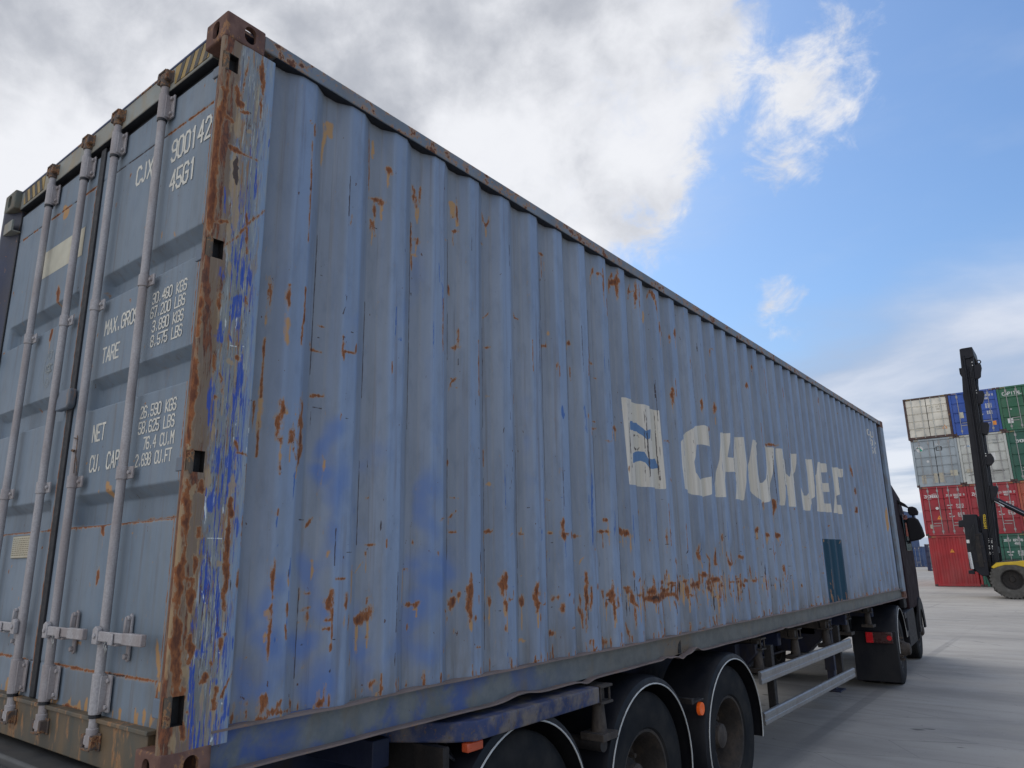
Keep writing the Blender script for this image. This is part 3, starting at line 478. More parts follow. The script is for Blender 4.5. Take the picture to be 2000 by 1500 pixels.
def side_sheet():
    Ys = [np.arange(.236, .383, .0132)]
    for k in range(41):
        y0 = .383 + .282 * k; n = 34 if y0 < 3.2 else (28 if y0 < 9.4 else 20)
        key = np.concatenate([np.linspace(0, 1, n, endpoint=False) * .282, [.0705, .0740, .0775, .1395, .1430, .1465, .2095, .2130, .2165, .2785, .0035]]); Ys.append(y0 + key)
    Y = np.unique(np.round(np.concatenate(Ys), 4)); Y = Y[(Y <= L_ - .236)]; Y = np.append(Y, L_ - .236)
    Z = np.linspace(.148, 2.816, 253); nu, nv = len(Y), len(Z); A = np.repeat(Y, nv); B = np.tile(Z, nu)
    X = prof_round(A) * 1.10 - .012
    rng = np.random.RandomState(3)
    dent = 0
    for _ in range(70):
        cy, cz, sy, sz, am = rng.uniform(.3, 12), rng.uniform(.2, 2.7), rng.uniform(.05, .35), rng.uniform(.08, .5), rng.uniform(-.0045, .003)
        dent = dent + am * np.exp(-((A - cy) / sy) ** 2 - ((B - cz) / sz) ** 2)
    for cy, cz, sy, sz, am in [(4.35, .72, .10, .12, -.016), (4.66, .70, .06, .13, -.018), (4.95, .70, .06, .12, -.015), (6.8, .6, .08, .15, -.012), (3.7, .42, .35, .05, -.008), (1.9, .9, .05, .1, -.006), (2.75, .8, .06, .06, -.012)]:
        dent = dent + am * np.exp(-((A - cy) / sy) ** 2 - ((B - cz) / sz) ** 2)
    X = X + dent * np.clip((B - .17) / .1, 0, 1) * np.clip((2.80 - B) / .1, 0, 1)
    P = np.stack([X, A, B], 1); wa = np.zeros((nu * nv, 4)); wb = np.zeros((nu * nv, 4))
    paint_strokes(A, B, wa, wb, parse(SIDE))
    rb = np.random.RandomState(8); scuff = []
    for _ in range(180):
        y = np.clip(rb.normal(4.2, .9), 2.6, 7.0); z = rb.normal(.50, .045) - (y - 4.3) * .01; ln = rb.uniform(.02, .20)
        scuff.append((rb.choice(['R', 'R', 'O', 'O', 'D']), rb.uniform(.005, .014), np.array([[y, z + rb.uniform(0, .06)], [y + rb.uniform(-.01, .01), z - ln]])))
    for _ in range(40):
        y = np.clip(rb.normal(4.3, .55), 3.1, 6.2); z = rb.normal(.49, .025); scuff.append(('R', rb.uniform(.010, .035), np.array([[y, z], [y + rb.uniform(.03, .12), z + rb.uniform(-.01, .02)]])))
    for _ in range(60):
        y = rb.uniform(.5, 9.5); z = rb.uniform(.62, .95); scuff.append((rb.choice(['R', 'O', 'D']), rb.uniform(.004, .010), np.array([[y, z], [y + rb.uniform(.0, .05), z + rb.uniform(-.01, .06)]])))
    paint_strokes(A, B, wa, wb, scuff)
    # extra random small rust nicks, as all along the real sheet
    ex = []
    for _ in range(560):
        y = rng.uniform(.4, 11.8); t = (y - .383) % .282; z = rng.choice([rng.uniform(.2, 2.7), rng.uniform(.2, .9), rng.uniform(.35, .5)]); h = rng.uniform(.004, .05)
        k = rng.choice(['R', 'D', 'D', 'D', 'O', 'B']); w_ = rng.uniform(.003, .008) + (.004 if k == 'R' else 0)
        ex.append((k, w_, np.array([[y, z], [y + rng.uniform(-.006, .006), z + h]]) if rng.rand() < .6 else np.array([[y, z], [y + h * .8, z + rng.uniform(-.006, .006)]])))
    for k in range(41):                       # fold lines and sheet welds
        y = .383 + .282 * k
        for dy in ((.143,) if k % 4 else (.178, .143)):
            for _ in range(3): z = rng.uniform(.2, 2.2); ex.append(('D', .0028, np.array([[y + dy, z], [y + dy + .001, z + rng.uniform(.2, .6)]])))
    for k in range(41):                       # rubbed edges of the ribs
        for _ in range(3):
            y = .383 + .282 * k + rng.choice([.002, .072]); z = rng.uniform(.2, 2.4); ex.append((rng.choice(['D', 'B', 'R']), .005, np.array([[y, z], [y, z + rng.uniform(.03, .35)]])))
        y = .383 + .282 * k + rng.uniform(-.07, .05); h = rng.uniform(.01, .05)
        if rng.rand() < .7: ex.append(('R', rng.uniform(.006, .016), np.array([[y, .158], [y + rng.uniform(.01, .05), .158 + h * .6]])))
        for _ in range(5): y = .383 + .282 * k + rng.uniform(-.14, .14); ex.append(('R', rng.uniform(.003, .008), np.array([[y, .158], [y, .16 + rng.uniform(.01, .09)]])))
    paint_strokes(A, B, wa, wb, ex)
    A2 = A + .16 * (fbm(A, B, 3.2, 21) - .5) * 2; B2 = B + .22 * (fbm(A, B, 2.6, 27) - .5) * 2
    for t in WIPE.split():
        y, z, a, b, s = [float(q) for q in t.split(',')]; a, b = a / 1000 * 1.25, b / 1000 * 1.25
        wb[:, 0] = np.maximum(wb[:, 0], s / 10 * np.exp(-((A2 - y / 1000) / a) ** 2 - ((B2 - z / 1000) / b) ** 2))
    wb[:, 0] *= .62 + .75 * fbm(A, B * .6, 9, 5)
    # lettering
    sel = np.where((A > 3.0) & (A < 9.4) & (B > 1.1) & (B < 1.9))[0]; a, b = A[sel], B[sel]; f = np.full(len(sel), -1.)
    for s_ in (P_C, P_H, P_U, P_N, P_J, P_E, P_E2):
        f = np.maximum(f, poly_sd(a, b, np.array([[float(x) / 1000 for x in q.split(',')] for q in s_.split()])))
    flag = np.array([[3.165, 1.815], [3.742, 1.805], [3.756, 1.20], [3.19, 1.195]]); f = np.maximum(f, poly_sd(a, b, flag))
    wv = np.full(len(sel), -1.)
    for s_ in (P_wave1, P_wave2): wv = np.maximum(wv, poly_sd(a, b, np.array([[float(x) / 1000 for x in q.split(',')] for q in s_.split()])))
    wb[sel, 1] = np.clip(.5 + f / .030, 0, 1); wb[sel, 3] = np.clip(.5 + wv / .030, 0, 1)
    arc = np.array([[float(x) / 1000 for x in q.split(',')] for q in P_arc.split()])
    paint_strokes(A, B, wa, wb, [('D', .020, arc)] + [('D', .012, np.array([[y, 1.2], [y + .004, 1.33], [y - .003, 1.5], [y, 1.8]])) for y in (3.225, 3.49, 3.50, 3.70, 4.65, 5.19, 6.06, 6.30, 6.62, 8.85)])
    sel = np.where((A > 11.0) & (B > 2.2) & (B < 2.7))[0]; mk = np.full(len(sel), 9.)
    for txt, y0, z0 in (('CJXU', 11.07, 2.535), ('900142', 11.12, 2.40), ('45G1', 11.20, 2.27)):
        for pl in glyph_strokes(txt, .088, .055, .088):
            for p, q in zip(pl[:-1], pl[1:]): mk = np.minimum(mk, seg_dist(A[sel], B[sel], np.array([y0 + p[0], z0 + p[1]]), np.array([y0 + q[0], z0 + q[1]])))
    wb[sel, 1] = np.maximum(wb[sel, 1], np.clip(.5 + (.0085 - mk) / .012, 0, 1))
    sel = np.where((A > 7.6) & (A < 8.8) & (B < 1.0))[0]; wb[sel, 2] = np.clip(.5 + poly_sd(A[sel], B[sel], np.array([[7.76, .885], [8.62, .885], [8.62, .1], [7.76, .1]])) / .03, 0, 1)
    return grid_sheet('side_panel', P, nu, nv, wa, wb, M_SIDE, box_t)
sp = side_sheet(); sp['label'] = 'right side panel with faded cream lettering and many rust patches'

# far side, front end, roof: plain corrugated sheets
def plain_corr(name, along, a0, a1, fixed, z0, z1, sgn, mat):
    mb = MB(); pts = []; y = a0
    while y < a1 - .01:
        for dy, dx in ((0, 0), (.074, 0), (.143, -.034), (.213, -.034)):
            if y + dy < a1: pts.append((y + dy, dx))
        y += .282
    pts.append((a1, 0)); V = []
    for (t, dx) in pts:
        for z in (z0, z1): V.append((fixed + sgn * dx, t, z) if along == 'y' else (t, fixed + sgn * dx, z))
    return mb.poly(V, [(2 * i, 2 * i + 2, 2 * i + 3, 2 * i + 1) for i in range(len(pts) - 1)]).build(name, mat, box_t)
plain_corr('side_panel', 'y', .236, L_ - .236, -W_ + .003, .15, 2.82, -1, M_INNER)
plain_corr('front_wall', 'x', -W_ + .16, -.16, L_ - .006, .15, 2.80, 1, M_INNER)
mb = MB()
for k in range(58): mb.prism([(.12 + k * .206, 2.868), (.17 + k * .206, 2.886), (.25 + k * .206, 2.886), (.30 + k * .206, 2.868)], -W_ + .06, -.06, 'x')
mb.box(-W_ + .02, -.02, .06, L_ - .06, 2.855, 2.869); mb.build('roof', M_ROOF, box_t)

# scraped right rear post: one sheet running round the corner
def post_sheet():
    path = [(-.045, .2362), (-.02, .2360), (-.006, .2354), (-.001, .232)]
    path += [(0, y) for y in np.linspace(.226, .016, 43)]
    path += [(-.0008, .009), (-.0035, .0035), (-.009, .0008), (-.015, 0)] + [(x, 0) for x in (-.022, -.030)] + [(-.036, .006), (-.050, .022), (-.068, .032), (-.10, .040), (-.135, .052)]
    path = np.array(path); Z = np.linspace(.112, 2.782, 356); nu, nv = len(path), len(Z)
    Pz = np.tile(Z, nu); Px = np.repeat(path[:, 0], nv); Py = np.repeat(path[:, 1], nv)
    flat = (Px > -.004) & (Py > .01)
    Px = Px + flat * (.0022 * np.sin(Pz * 9 + Py * 20) * np.sin(Pz * 3.3) + .003 * np.exp(-((Py - .07) / .03) ** 2) * np.sin(Pz * 4.1) - .0045 * np.exp(-((Pz - 2.25) / .16) ** 2 - ((Py - .07) / .012) ** 2))
    wa = np.zeros((nu * nv, 4)); wb = np.zeros((nu * nv, 4)); A = np.where(Py > .005, Py, Py + Px * .0 - .0); A = np.where(Px < -.02, -.3, A)
    paint_strokes(A, Pz, wa, wb, parse(POST), .012)
    def keep(i, j):
        y = .5 * (path[i, 1] + path[np.minimum(i + 1, nu - 1), 1]); x = path[i, 0]; z = .5 * (Z[j] + Z[np.minimum(j + 1, nv - 1)])
        k = np.ones(len(i), bool)
        for a, b in POCKETS: k &= ~((y > .002) & (y < .064) & (x > -.012) & (z > a) & (z < b))
        return k
    return grid_sheet('corner_post', np.stack([Px, Py, Pz], 1), nu, nv, wa, wb, M_POST, box_t, True, keep)
POCKETS = [(2.630, 2.704), (1.820, 1.897), (1.012, 1.090), (.196, .284)]
post_sheet()['label'] = 'right rear corner post scraped down to blue, white and rust'
for a, b in POCKETS:                                             # dark plates put the shade of the pocket depth into colour
    MB().box(-.066, -.060, .045, .075, a - .02, b + .02).box(-.06, -.006, .066, .070, a - .02, b + .02).box(-.032, -.006, .006, .07, b + .001, b + .006).box(-.032, -.006, .006, .07, a - .006, a - .001).box(-.034, -.032, .006, .07, a - .02, b + .02).build('pocket_depth_plate', M_DARK, box_t)
# other posts
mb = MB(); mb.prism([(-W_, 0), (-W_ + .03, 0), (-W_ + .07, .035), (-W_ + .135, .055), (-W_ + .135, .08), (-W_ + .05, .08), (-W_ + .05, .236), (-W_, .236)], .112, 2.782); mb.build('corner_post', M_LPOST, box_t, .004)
for sx in (0, -W_):
    s = 1 if sx == 0 else -1
    MB().prism([(sx, L_), (sx - s * .10, L_), (sx - s * .10, L_ - .05), (sx - s * .045, L_ - .05), (sx - s * .045, L_ - .236), (sx, L_ - .236)], .112, 2.782).build('corner_post', M_RAIL, box_t, .004)

# ISO corner castings: hollow blocks with stadium holes
def casting_mesh():
    bm = bmesh.new(); bmesh.ops.create_cube(bm, size=1)
    for v in bm.verts: v.co = Vector(((v.co.x + .5) * .162, (v.co.y + .5) * .178, (v.co.z - .5) * .118))
    bmesh.ops.bevel(bm, geom=bm.edges[:], offset=.010, segments=3, affect='EDGES', profile=.6)
    me = bpy.data.meshes.new('casting'); bm.to_mesh(me); bm.free(); ob = bpy.data.objects.new('tmp', me); C.objects.link(ob)
    def cut(build):
        b = build.build('cut', M_DARK); md = ob.modifiers.new('b', 'BOOLEAN'); md.object = b; md.operation = 'DIFFERENCE'; md.solver = 'EXACT'; return b
    def stad(w, h, n=8, cx=0, cz=0):
        P = []; r = min(w, h) / 2
        for k in range(4 * n):
            a = 2 * PI * (k + .5) / (4 * n); P.append((cx + r * math.cos(a) + math.copysign(w / 2 - r, math.cos(a)), cz + r * math.sin(a) + math.copysign(h / 2 - r, math.sin(a))))
        return P
    cs = [cut(MB().box(.016, .150, .016, .166, -.106, -.014)),
          cut(MB().prism(stad(.052, .080, 8, .107, -.058), -.05, .03, 'x')),      # side hole
          cut(MB().prism(stad(.050, .080, 8, .082, -.058), -.05, .03, 'y')),      # end hole
          cut(MB().prism(stad(.096, .134, 8, .082, .092), -.05, .05, 'z'))]       # top hole
    dg = bpy.context.evaluated_depsgraph_get(); m2 = bpy.data.meshes.new_from_object(ob.evaluated_get(dg))
    bpy.data.objects.remove(ob)
    for b in cs: bpy.data.objects.remove(b)
    return m2
CM = casting_mesh()
def casting(parent, right, rear, top, X1, Y0, Y1, Z0, Z1, mat, X0):
    me = CM.copy(); me.materials.clear(); me.materials.append(mat)
    n = len(me.vertices); co_ = np.empty(n * 3); me.vertices.foreach_get('co', co_); co_ = co_.reshape(-1, 3)
    x, y, z = co_.T; X = X1 + .003 - x if right else X0 - .003 + x; Y = Y0 - .001 + y if rear else Y1 + .001 - y; Z = Z1 + z if top else Z0 - z
    me.vertices.foreach_set('co', np.stack([X, Y, Z], 1).ravel())
    if (int(right) + int(not rear) + int(not top)) % 2: me.flip_normals()
    me.polygons.foreach_set('use_smooth', [False] * len(me.polygons)); me.update()
    o = bpy.data.objects.new('corner_casting', me); C.objects.link(o); o.parent = parent; return o
for right in (True, False):
    for rear in (True, False):
        for top in (True, False): casting(box_t, right, rear, top, 0, 0, L_, 0, H_, M_CAST if right else M_CASTG, -W_)

# rails
mb = MB(); rng = random.Random(5)
def wavy_flange(mb, ys, fz, x0, x1, th):
    V = []
    for y in ys:
        z = fz(y); ox = fz(y + 31) * 0
        for x in (x0, x1): V += [(x, y, z), (x, y, z + th)]
    n = len(ys); F = []
    for i in range(n - 1):
        a, b = 4 * i, 4 * i + 4; F += [(a, a + 2, b + 2, b), (a + 1, b + 1, b + 3, a + 3), (a + 2, a + 3, b + 3, b + 2), (a, b, b + 1, a + 1)]
    mb.poly(V, F)
def wob(y, amp, seed):
    return amp * (math.sin(y * 2.1 + seed) + .7 * math.sin(y * 5.3 + seed * 2) + .4 * math.sin(y * 13.7 + seed)) / 2
ys = [.17 + i * .03 for i in range(int((L_ - .34) / .03) + 1)]
def low_z(y): return .010 + wob(y, .0035, 1) - .016 * math.exp(-((y - 2.52) / .06) ** 2) + .030 * math.exp(-((y - 4.05) / .07) ** 2) - .022 * math.exp(-((y - 3.80) / .05) ** 2) + .02 * math.exp(-((y - 1.9) / .12) ** 2) + .012 * math.exp(-((y - 3.55) / .04) ** 2) + .010 * math.exp(-((y - 6.1) / .05) ** 2)
def top_z(y): return .150 + wob(y, .0028, 4) - .006 * math.exp(-((y - .75) / .15) ** 2)
mb = MB(); wavy_flange(mb, ys, top_z, -.060, .0005, .008); mb.build('bottom_rail_ledge', M_LEDGE, box_t, smooth=True)
mb = MB(); wavy_flange(mb, ys, low_z, -.048, .0005, .007); mb.build('bottom_rail_lip', M_LEDGE, box_t, smooth=True)
V = []; zs = [.012, .05, .09, .13, .158]
for y in ys:
    dd = .020 * math.exp(-((y - 3.93) / .13) ** 2) - .010 * math.exp(-((y - 3.72) / .03) ** 2) + .008 * math.exp(-((y - 6.1) / .2) ** 2)
    for k, z in enumerate(zs): V.append((-.043 - dd * (1 - k / 5) - .002 * math.sin(y * 7 + k), y, z))
n = len(zs); mb = MB().poly(V, [(i * n + k, i * n + n + k, i * n + n + k + 1, i * n + k + 1) for i in range(len(ys) - 1) for k in range(n - 1)]); mb.build('bottom_rail', M_WEB, box_t, smooth=True)
MB().box(-W_, -W_ + .05, .17, L_ - .17, .01, .158).build('bottom_rail', M_WEB, box_t)
for x0, x1 in ((-.058, .0), (-W_, -W_ + .058)): MB().box(x0, x1, .176, L_ - .176, 2.815, 2.886).build('top_rail', M_RAILT, box_t, .006)
mb = MB()
for k in range(40): mb.box(-W_ + .05, -.05, .3 + k * .295, .345 + k * .295, .02, .14)
mb.box(-W_ + .07, -.07, .1, L_ - .1, .145, .165); mb.build('floor', M_DARK, box_t)

# header and sill
MB().box(-W_ + .158, -.158, .034, .13, 2.772, 2.882).build('door_header', M_HEAD, box_t, .004)
MB().box(-W_ + .158, -.158, .036, .13, 2.7700, 2.7717).build('header_underside_shade', M_GASKET_SHADE, box_t)  # black strip painting the shade under the header
for x0, x1 in ((-.056, -.001), (-W_ + .001, -W_ + .056)): MB().box(x0, x1, .238, L_ - .238, 2.8120, 2.8148).build('rail_soffit_shade', M_GASKET_SHADE, box_t)  # black strips painting the shade beneath the rail overhang
MB().box(-W_ + .10, -.10, .030, .15, 2.878, 2.8895).build('header_lip', M_ROOF, box_t, .003)
MB().box(-W_ + .158, -.158, .036, .14, .004, .150).build('door_sill', M_SILL, box_t, .004)
MB().box(-W_ + .14, -.14, .022, .10, .1505, .166).build('sill_ledge', M_SILL, box_t, .003)
mb = MB(); mb.cur = 0; mb.box(-.47, -.185, .0318, .034, 2.786, 2.872)
mb.cur = 1
for k in range(4): x = -.235 - k * .072; mb.prism([(x, 2.786), (x + .034, 2.786), (x + .072, 2.872), (x + .038, 2.872)], .0303, .0317, 'y')
mb.build('hazard_stripes', [M_YEL, M_BLK], box_t)
mb = MB(); mb.cur = 0; mb.box(-2.225, -1.93, .0318, .034, 2.786, 2.872); mb.cur = 1
for k in range(4): x = -2.19 + k * .072; mb.prism([(x, 2.786), (x + .034, 2.786), (x - .004, 2.872), (x - .038, 2.872)], .0303, .0317, 'y')
mb.build('hazard_stripes', [M_YEL, M_BLK], box_t)

# doors
BANDS = [(1.888, 2.026), (1.375, 1.521), (.863, 1.001)]
def door(xa, xb, stile_a, stile_b, strokes, label):
    """xa < xb; recesses run from xa + stile_a to xb - stile_b"""
    d = bpy.data.objects.new('door', None); C.objects.link(d); d.parent = box_t; d['label'] = label
    X = np.linspace(xa, xb, 112); Zk = list(np.linspace(.166, 2.735, 236))
    for a, b in BANDS: Zk += [a, a + .004, a + .012, b - .042, b - .038, b, b - .004]
    for z in (.308, .311, .314, 2.572, 2.575, 2.578): Zk.append(z)
    Z = np.unique(np.round(Zk, 4)); nu, nv = len(X), len(Z); A = np.repeat(X, nv); B = np.tile(Z, nu)
    dep = np.zeros(nu * nv)
    for a, b in BANDS: dep = np.maximum(dep, np.minimum(np.clip((B - a) / .010, 0, 1), np.clip((b - B) / .042, 0, 1)))
    side = np.clip((A - xa - stile_a) / .022, 0, 1) * np.clip((xb - stile_b - A) / .022 if stile_b else 1, 0, 1); dep = dep * side
    Yv = .060 + .050 * dep
    inner = (B > .311) & (B < 2.575) & (A > xa + stile_a * .55) & (A < xb - max(stile_b * .55, .028)); Yv = Yv + .0035 * inner
    Yv = Yv + .0008 * np.sin(A * 7 + B * 3) * np.sin(B * 5) 
    for z in (.311, 2.575): Yv = Yv + .003 * np.exp(-((B - z) / .003) ** 2)
    wa = np.zeros((nu * nv, 4)); wb = np.zeros((nu * nv, 4)); paint_strokes(A, B, wa, wb, strokes, .014)
    rs = np.random.RandomState(int(abs(xa) * 10)); ex = []
    for _ in range(60):
        x, z = rs.uniform(xa, xb), rs.uniform(.2, 2.7); ex.append((rs.choice(['R', 'D', 'O']), rs.uniform(.003, .008), np.array([[x, z], [x + rs.uniform(-.01, .01), z + rs.uniform(0, .02)]])))
    for z, am in ((.311, .005), (2.575, .0032)):
        x = xa + .05
        while x < xb - .05: l_ = rs.uniform(.05, .22); ex.append(('R' if rs.rand() < .6 else 'D', am, np.array([[x, z], [min(x + l_, xb - .03), z]]))); x += l_ + rs.uniform(0, .03)
    ex.append(('R', .004, np.array([[xb - .03, .2], [xb - .03, 2.55]]))); ex.append(('R', .006, np.array([[xa + .1, .862], [xb - .02, .862]])))
    for _ in range(14):
        x = rs.uniform(xa + .05, xb - .05); ex.append(('O', rs.uniform(.008, .03), np.array([[x, .166], [x, .166 + rs.uniform(.01, .06)]])))
    paint_strokes(A, B, wa, wb, ex, .012)
    grid_sheet('door_panel', np.stack([A, Yv, B], 1), nu, nv, wa, wb, M_DOOR, d)
    MB().box(xa, xb, .116, .119, .168, 2.733).box(xa, xa + .004, .064, .116, .168, 2.733).box(xb - .004, xb, .064, .116, .168, 2.733).box(xa, xb, .064, .116, 2.731, 2.735).build('door_frame', M_INNER, d)
    g_ = MB(); g_.box(xa - .016, xa - .0005, .052, .080, .168, 2.745).box(xb + .0005, xb + .010, .070, .085, .168, 2.745).box(xa - .016, xb + .010, .072, .095, 2.7355, 2.765); g_.build('door_gasket', M_GASKET_SHADE, d)
    return d
DS = parse(DOOR); R_ = [s for s in DS if s[2][0, 0] > -1.2]; Lf = [s for s in DS if s[2][0, 0] <= -1.2]
door_r = door(-1.176, -.139, .135, 0.0, R_, 'right door of the container, painted with weights in cream lettering')
door_l = door(-2.285, -1.226, 0.06, .075, Lf, 'left door of the container with a blank cream rectangle and a small data plate')
MB().box(-1.228, -1.176, .050, .085, .168, 2.760).build('centre_gasket', M_GASKET_SHADE, box_t, .004)
MB().box(-2.40, -.04, .121, .126, .12, 2.80).build('door_backing', M_DARK, box_t)

# painted words on the doors
O = (0, .0638, 0)
def row(t, x, z, h, cw, p, sw): return (t, x, z, h, cw, p, sw)
def words(r_w):
    t, x, z, h, cw, p, sw = r_w; i = 0
    for wd in t.split(' '):
        if wd: lettering('painted_lettering', [(wd, x + i * p, z, h, cw, p, sw)], O, (1, 0, 0), (0, 0, 1), M_CREAM, door_r)
        i += len(wd) + 1
for r_w in [row('CJXU', -.812, 2.420, .088, .040, .055, .0132), row('900142', -.488, 2.418, .098, .040, .0555, .0132), row('45G1', -.474, 2.268, .094, .040, .0545, .0132)]: words(r_w)
for r_w in [row('MAX.GROSS', -.951, 1.719, .064, .030, .0405, .0094), row('TARE', -.944, 1.587, .066, .032, .0425, .0094),
    row('30.480 KGS', -.520, 1.764, .046, .0225, .0283, .0068), row('67.200 LBS', -.522, 1.702, .046, .0225, .0283, .0068), row(' 3.890 KGS', -.524, 1.637, .046, .0225, .0283, .0068), row(' 8.575 LBS', -.524, 1.573, .046, .0225, .0283, .0068)]: words(r_w)
for r_w in [row('NET', -.942, 1.230, .070, .030, .0425, .0094), row('CU. CAP.', -.934, 1.098, .066, .028, .0400, .0094),
    row('26.590 KGS', -.516, 1.276, .046, .0225, .0288, .0068), row('58.625 LBS', -.518, 1.212, .046, .0225, .0288, .0068), row('  76.4 CU.M', -.520, 1.146, .046, .0215, .0270, .0068), row('2.698 CU.FT', -.516, 1.081, .046, .0205, .0262, .0068)]: words(r_w)
MB().poly([(-1.872, .0622, 2.223), (-1.338, .0622, 2.223), (-1.338, .0622, 2.380), (-1.872, .0622, 2.380)], [(0, 1, 2, 3)]).build('cream_rectangle', M_LABEL, door_l)
mb = MB()                                                        # oval emblem outline with small marks inside
def ring(cx, cz, rx, rz, wd, n=32):
    V = []
    for k in range(n):
        a = 2 * PI * k / n
        for r in (0, 1): V.append((cx + (rx - wd * r) * math.cos(a), .0622, cz + (rz - wd * r) * math.sin(a)))
    mb.poly(V, [(2 * k, (2 * k + 2) % (2 * n), (2 * k + 3) % (2 * n), 2 * k + 1) for k in range(n)])
ring(-1.562, 1.672, .060, .098, .003); ring(-1.562, 1.740, .022, .020, .004); ring(-1.562, 1.672, .024, .03, .004); ring(-1.562, 1.605, .022, .018, .003)
mb.build('oval_emblem', M_PALE, door_l)
lettering('emblem_lettering', [('CSC', -1.598, 1.655, .036, .020, .027, .005)], (0, .0635, 0), (1, 0, 0), (0, 0, 1), M_PALE, door_l)
mb = MB(); mb.cur = 0; mb.box(-1.685, -1.470, .0560, .0590, .748, .846); mb.cur = 1
for k in range(9):
    z = .838 - k * .0095; x = -1.678
    while x < -1.49: wl = .012 + .02 * random.random(); mb.box(x, min(x + wl, -1.48), .0556, .0559, z - .004, z); x += wl + .007
mb.box(-1.688, -1.467, .0591, .0600, .745, .849); mb.build('data_plate', [M_LABEL, M_INK], door_l)

# lock rods with their brackets, cams and handles
RODX = {1: -1.775, 2: -1.330, 3: -.992, 4: -.533}
def rod(i, xs, hand):
    parent = door_r if i > 2 else door_l
    x = xs; yc = .024
    t = MB().tube([(x, yc, .088), (x, yc, 2.842)], .0172, 18).build('lock_rod', M_GALV, parent, smooth=True)
    for z0, z1 in ((2.628, 2.752), (.178, .318)):
        b = MB(); b.tube([(x, yc, z0), (x, yc, z1)], .0225, 18); b.box(x - .024, x + .052, .044, .052, z0 + .006, z1 - .006); b.box(x - .024, x + .026, .02, .045, z0 + .008, z1 - .008)
        for zz in (z0 + .025, z1 - .025): b.tube([(x + .040, .034, zz), (x + .040, .046, zz)], .009, 6)
        b.build('bearing_bracket', M_GALV, t, .002)
        MB().tube([(x, yc, z0 - .012), (x, yc, z0 - .001)], .021, 18).build('bush', M_GASKET_SHADE, t)
    for z in (1.861, 1.056):
        b = MB(); b.tube([(x, yc, z - .026), (x, yc, z + .026)], .0215, 18); b.box(x + .012, x + .058, .036, .044, z - .024, z + .024); b.tube([(x + .040, .026, z), (x + .040, .037, z)], .0085, 6); b.build('guide_bracket', M_GALV, t, .002)
    for z, s in ((2.835, 1), (.088, -1)):
        b = MB(); b.tube([(x, yc, z - s * .045), (x, yc, z + s * .020)], [.0235, .021], 14)
        b.prism([(x - .028, z - .010), (x + .022, z - .016), (x + .034, z + .006), (x + .012, z + .026), (x - .024, z + .020)], .004, .030, 'y'); b.build('rod_cam', M_RUSTY if s > 0 else M_GALV, t, .003)
        k = MB()
        for sx in (-1, 1): k.box(x + sx * .034 - .010, x + sx * .034 + .010, .002, .034, z - .022, z + .024).box(x + sx * .034 - .014, x + sx * .034 + .014, .028, .036, z - .03, z + .03)
        k.box(x - .034, x + .034, -.001, .006, z + s * .018, z + s * .028); k.build('cam_keeper', M_RUSTY, t, .003)
    # hinged flat handle
    zh = .452; h_ = MB(); s = hand
    h_.prism([(x - s * .016, zh - .030), (x + s * .026, zh - .030), (x + s * .026, zh + .024), (x + s * .004, zh + .034), (x - s * .016, zh + .022)], -.012, .006, 'y')
    h_.tube([(x + s * .006, -.018, zh), (x + s * .006, -.010, zh)], .010, 8)
    hub = h_.build('handle_hub', M_GALV, t, .003)
    g_ = MB(); g_.box(min(x + s * .024, x + s * .24), max(x + s * .024, x + s * .24), -.008, -.001, zh - .019, zh + .017)
    g_.box(min(x + s * .225, x + s * .365), max(x + s * .225, x + s * .365), -.014, .006, zh - .021, zh + .019); g_.build('handle', M_GALV, t, .004)
    xc = x + s * .142; c_ = MB()
    c_.prism([(xc - .011, zh - .082), (xc, zh - .090), (xc + .011, zh - .082), (xc + .011, zh + .068), (xc, zh + .080), (xc - .011, zh + .068)], .048, .058, 'y')
    c_.prism([(xc - .010, zh + .010), (xc + .002, zh + .010), (xc + .006, zh + .056), (xc - .002, zh + .070), (xc - .010, zh + .05)], .030, .048, 'y')
    c_.box(xc - .020, xc + .020, -.004, .048, zh - .030, zh - .022).box(xc - .020, xc + .014, -.016, -.010, zh - .026, zh + .014)
    for dz in (-.070, .062): c_.tube([(xc, .036, zh + dz), (xc, .050, zh + dz)], .011, 6)
    c_.build('handle_catch', M_GALV, t, .003)
    MB().tube([(xc - .03, -.016, zh - .012), (xc - .034, -.02, zh - .03), (xc - .022, -.018, zh - .045), (xc - .030, -.016, zh - .062)], .0018, 5).tube([(xc - .026, -.017, zh - .028), (xc - .014, -.018, zh - .042), (xc - .018, -.017, zh - .05)], .0016, 5).build('seal_wire', M_WIRE, t)
    return t
rod(1, RODX[1], -1); rod(2, RODX[2], -1); r3 = rod(3, RODX[3], 1); rod(4, RODX[4], 1)
MB().tube([(-.972, .012, 1.255), (-.958, .010, 1.20), (-.966, .012, 1.15), (-.960, .012, 1.09)], .002, 5).tube([(-.985, .004, 1.245), (-.968, .002, 1.243), (-.962, .012, 1.236)], .0022, 5).tube([(-.966, .008, 1.19), (-.948, .016, 1.12), (-.955, .02, 1.08)], .0018, 5).tube([(-.982, .002, 1.19), (-.972, .0, 1.188), (-.966, .004, 1.186)], .006, 6).build('seal_wire', M_RUSTY, r3)
MB().prism([(-1.292, 1.408), (-1.165, 1.408), (-1.150, 1.425), (-1.150, 1.500), (-1.262, 1.500), (-1.288, 1.46)], .022, .054, 'y').build('locking_plate', M_INNER, box_t, .006)
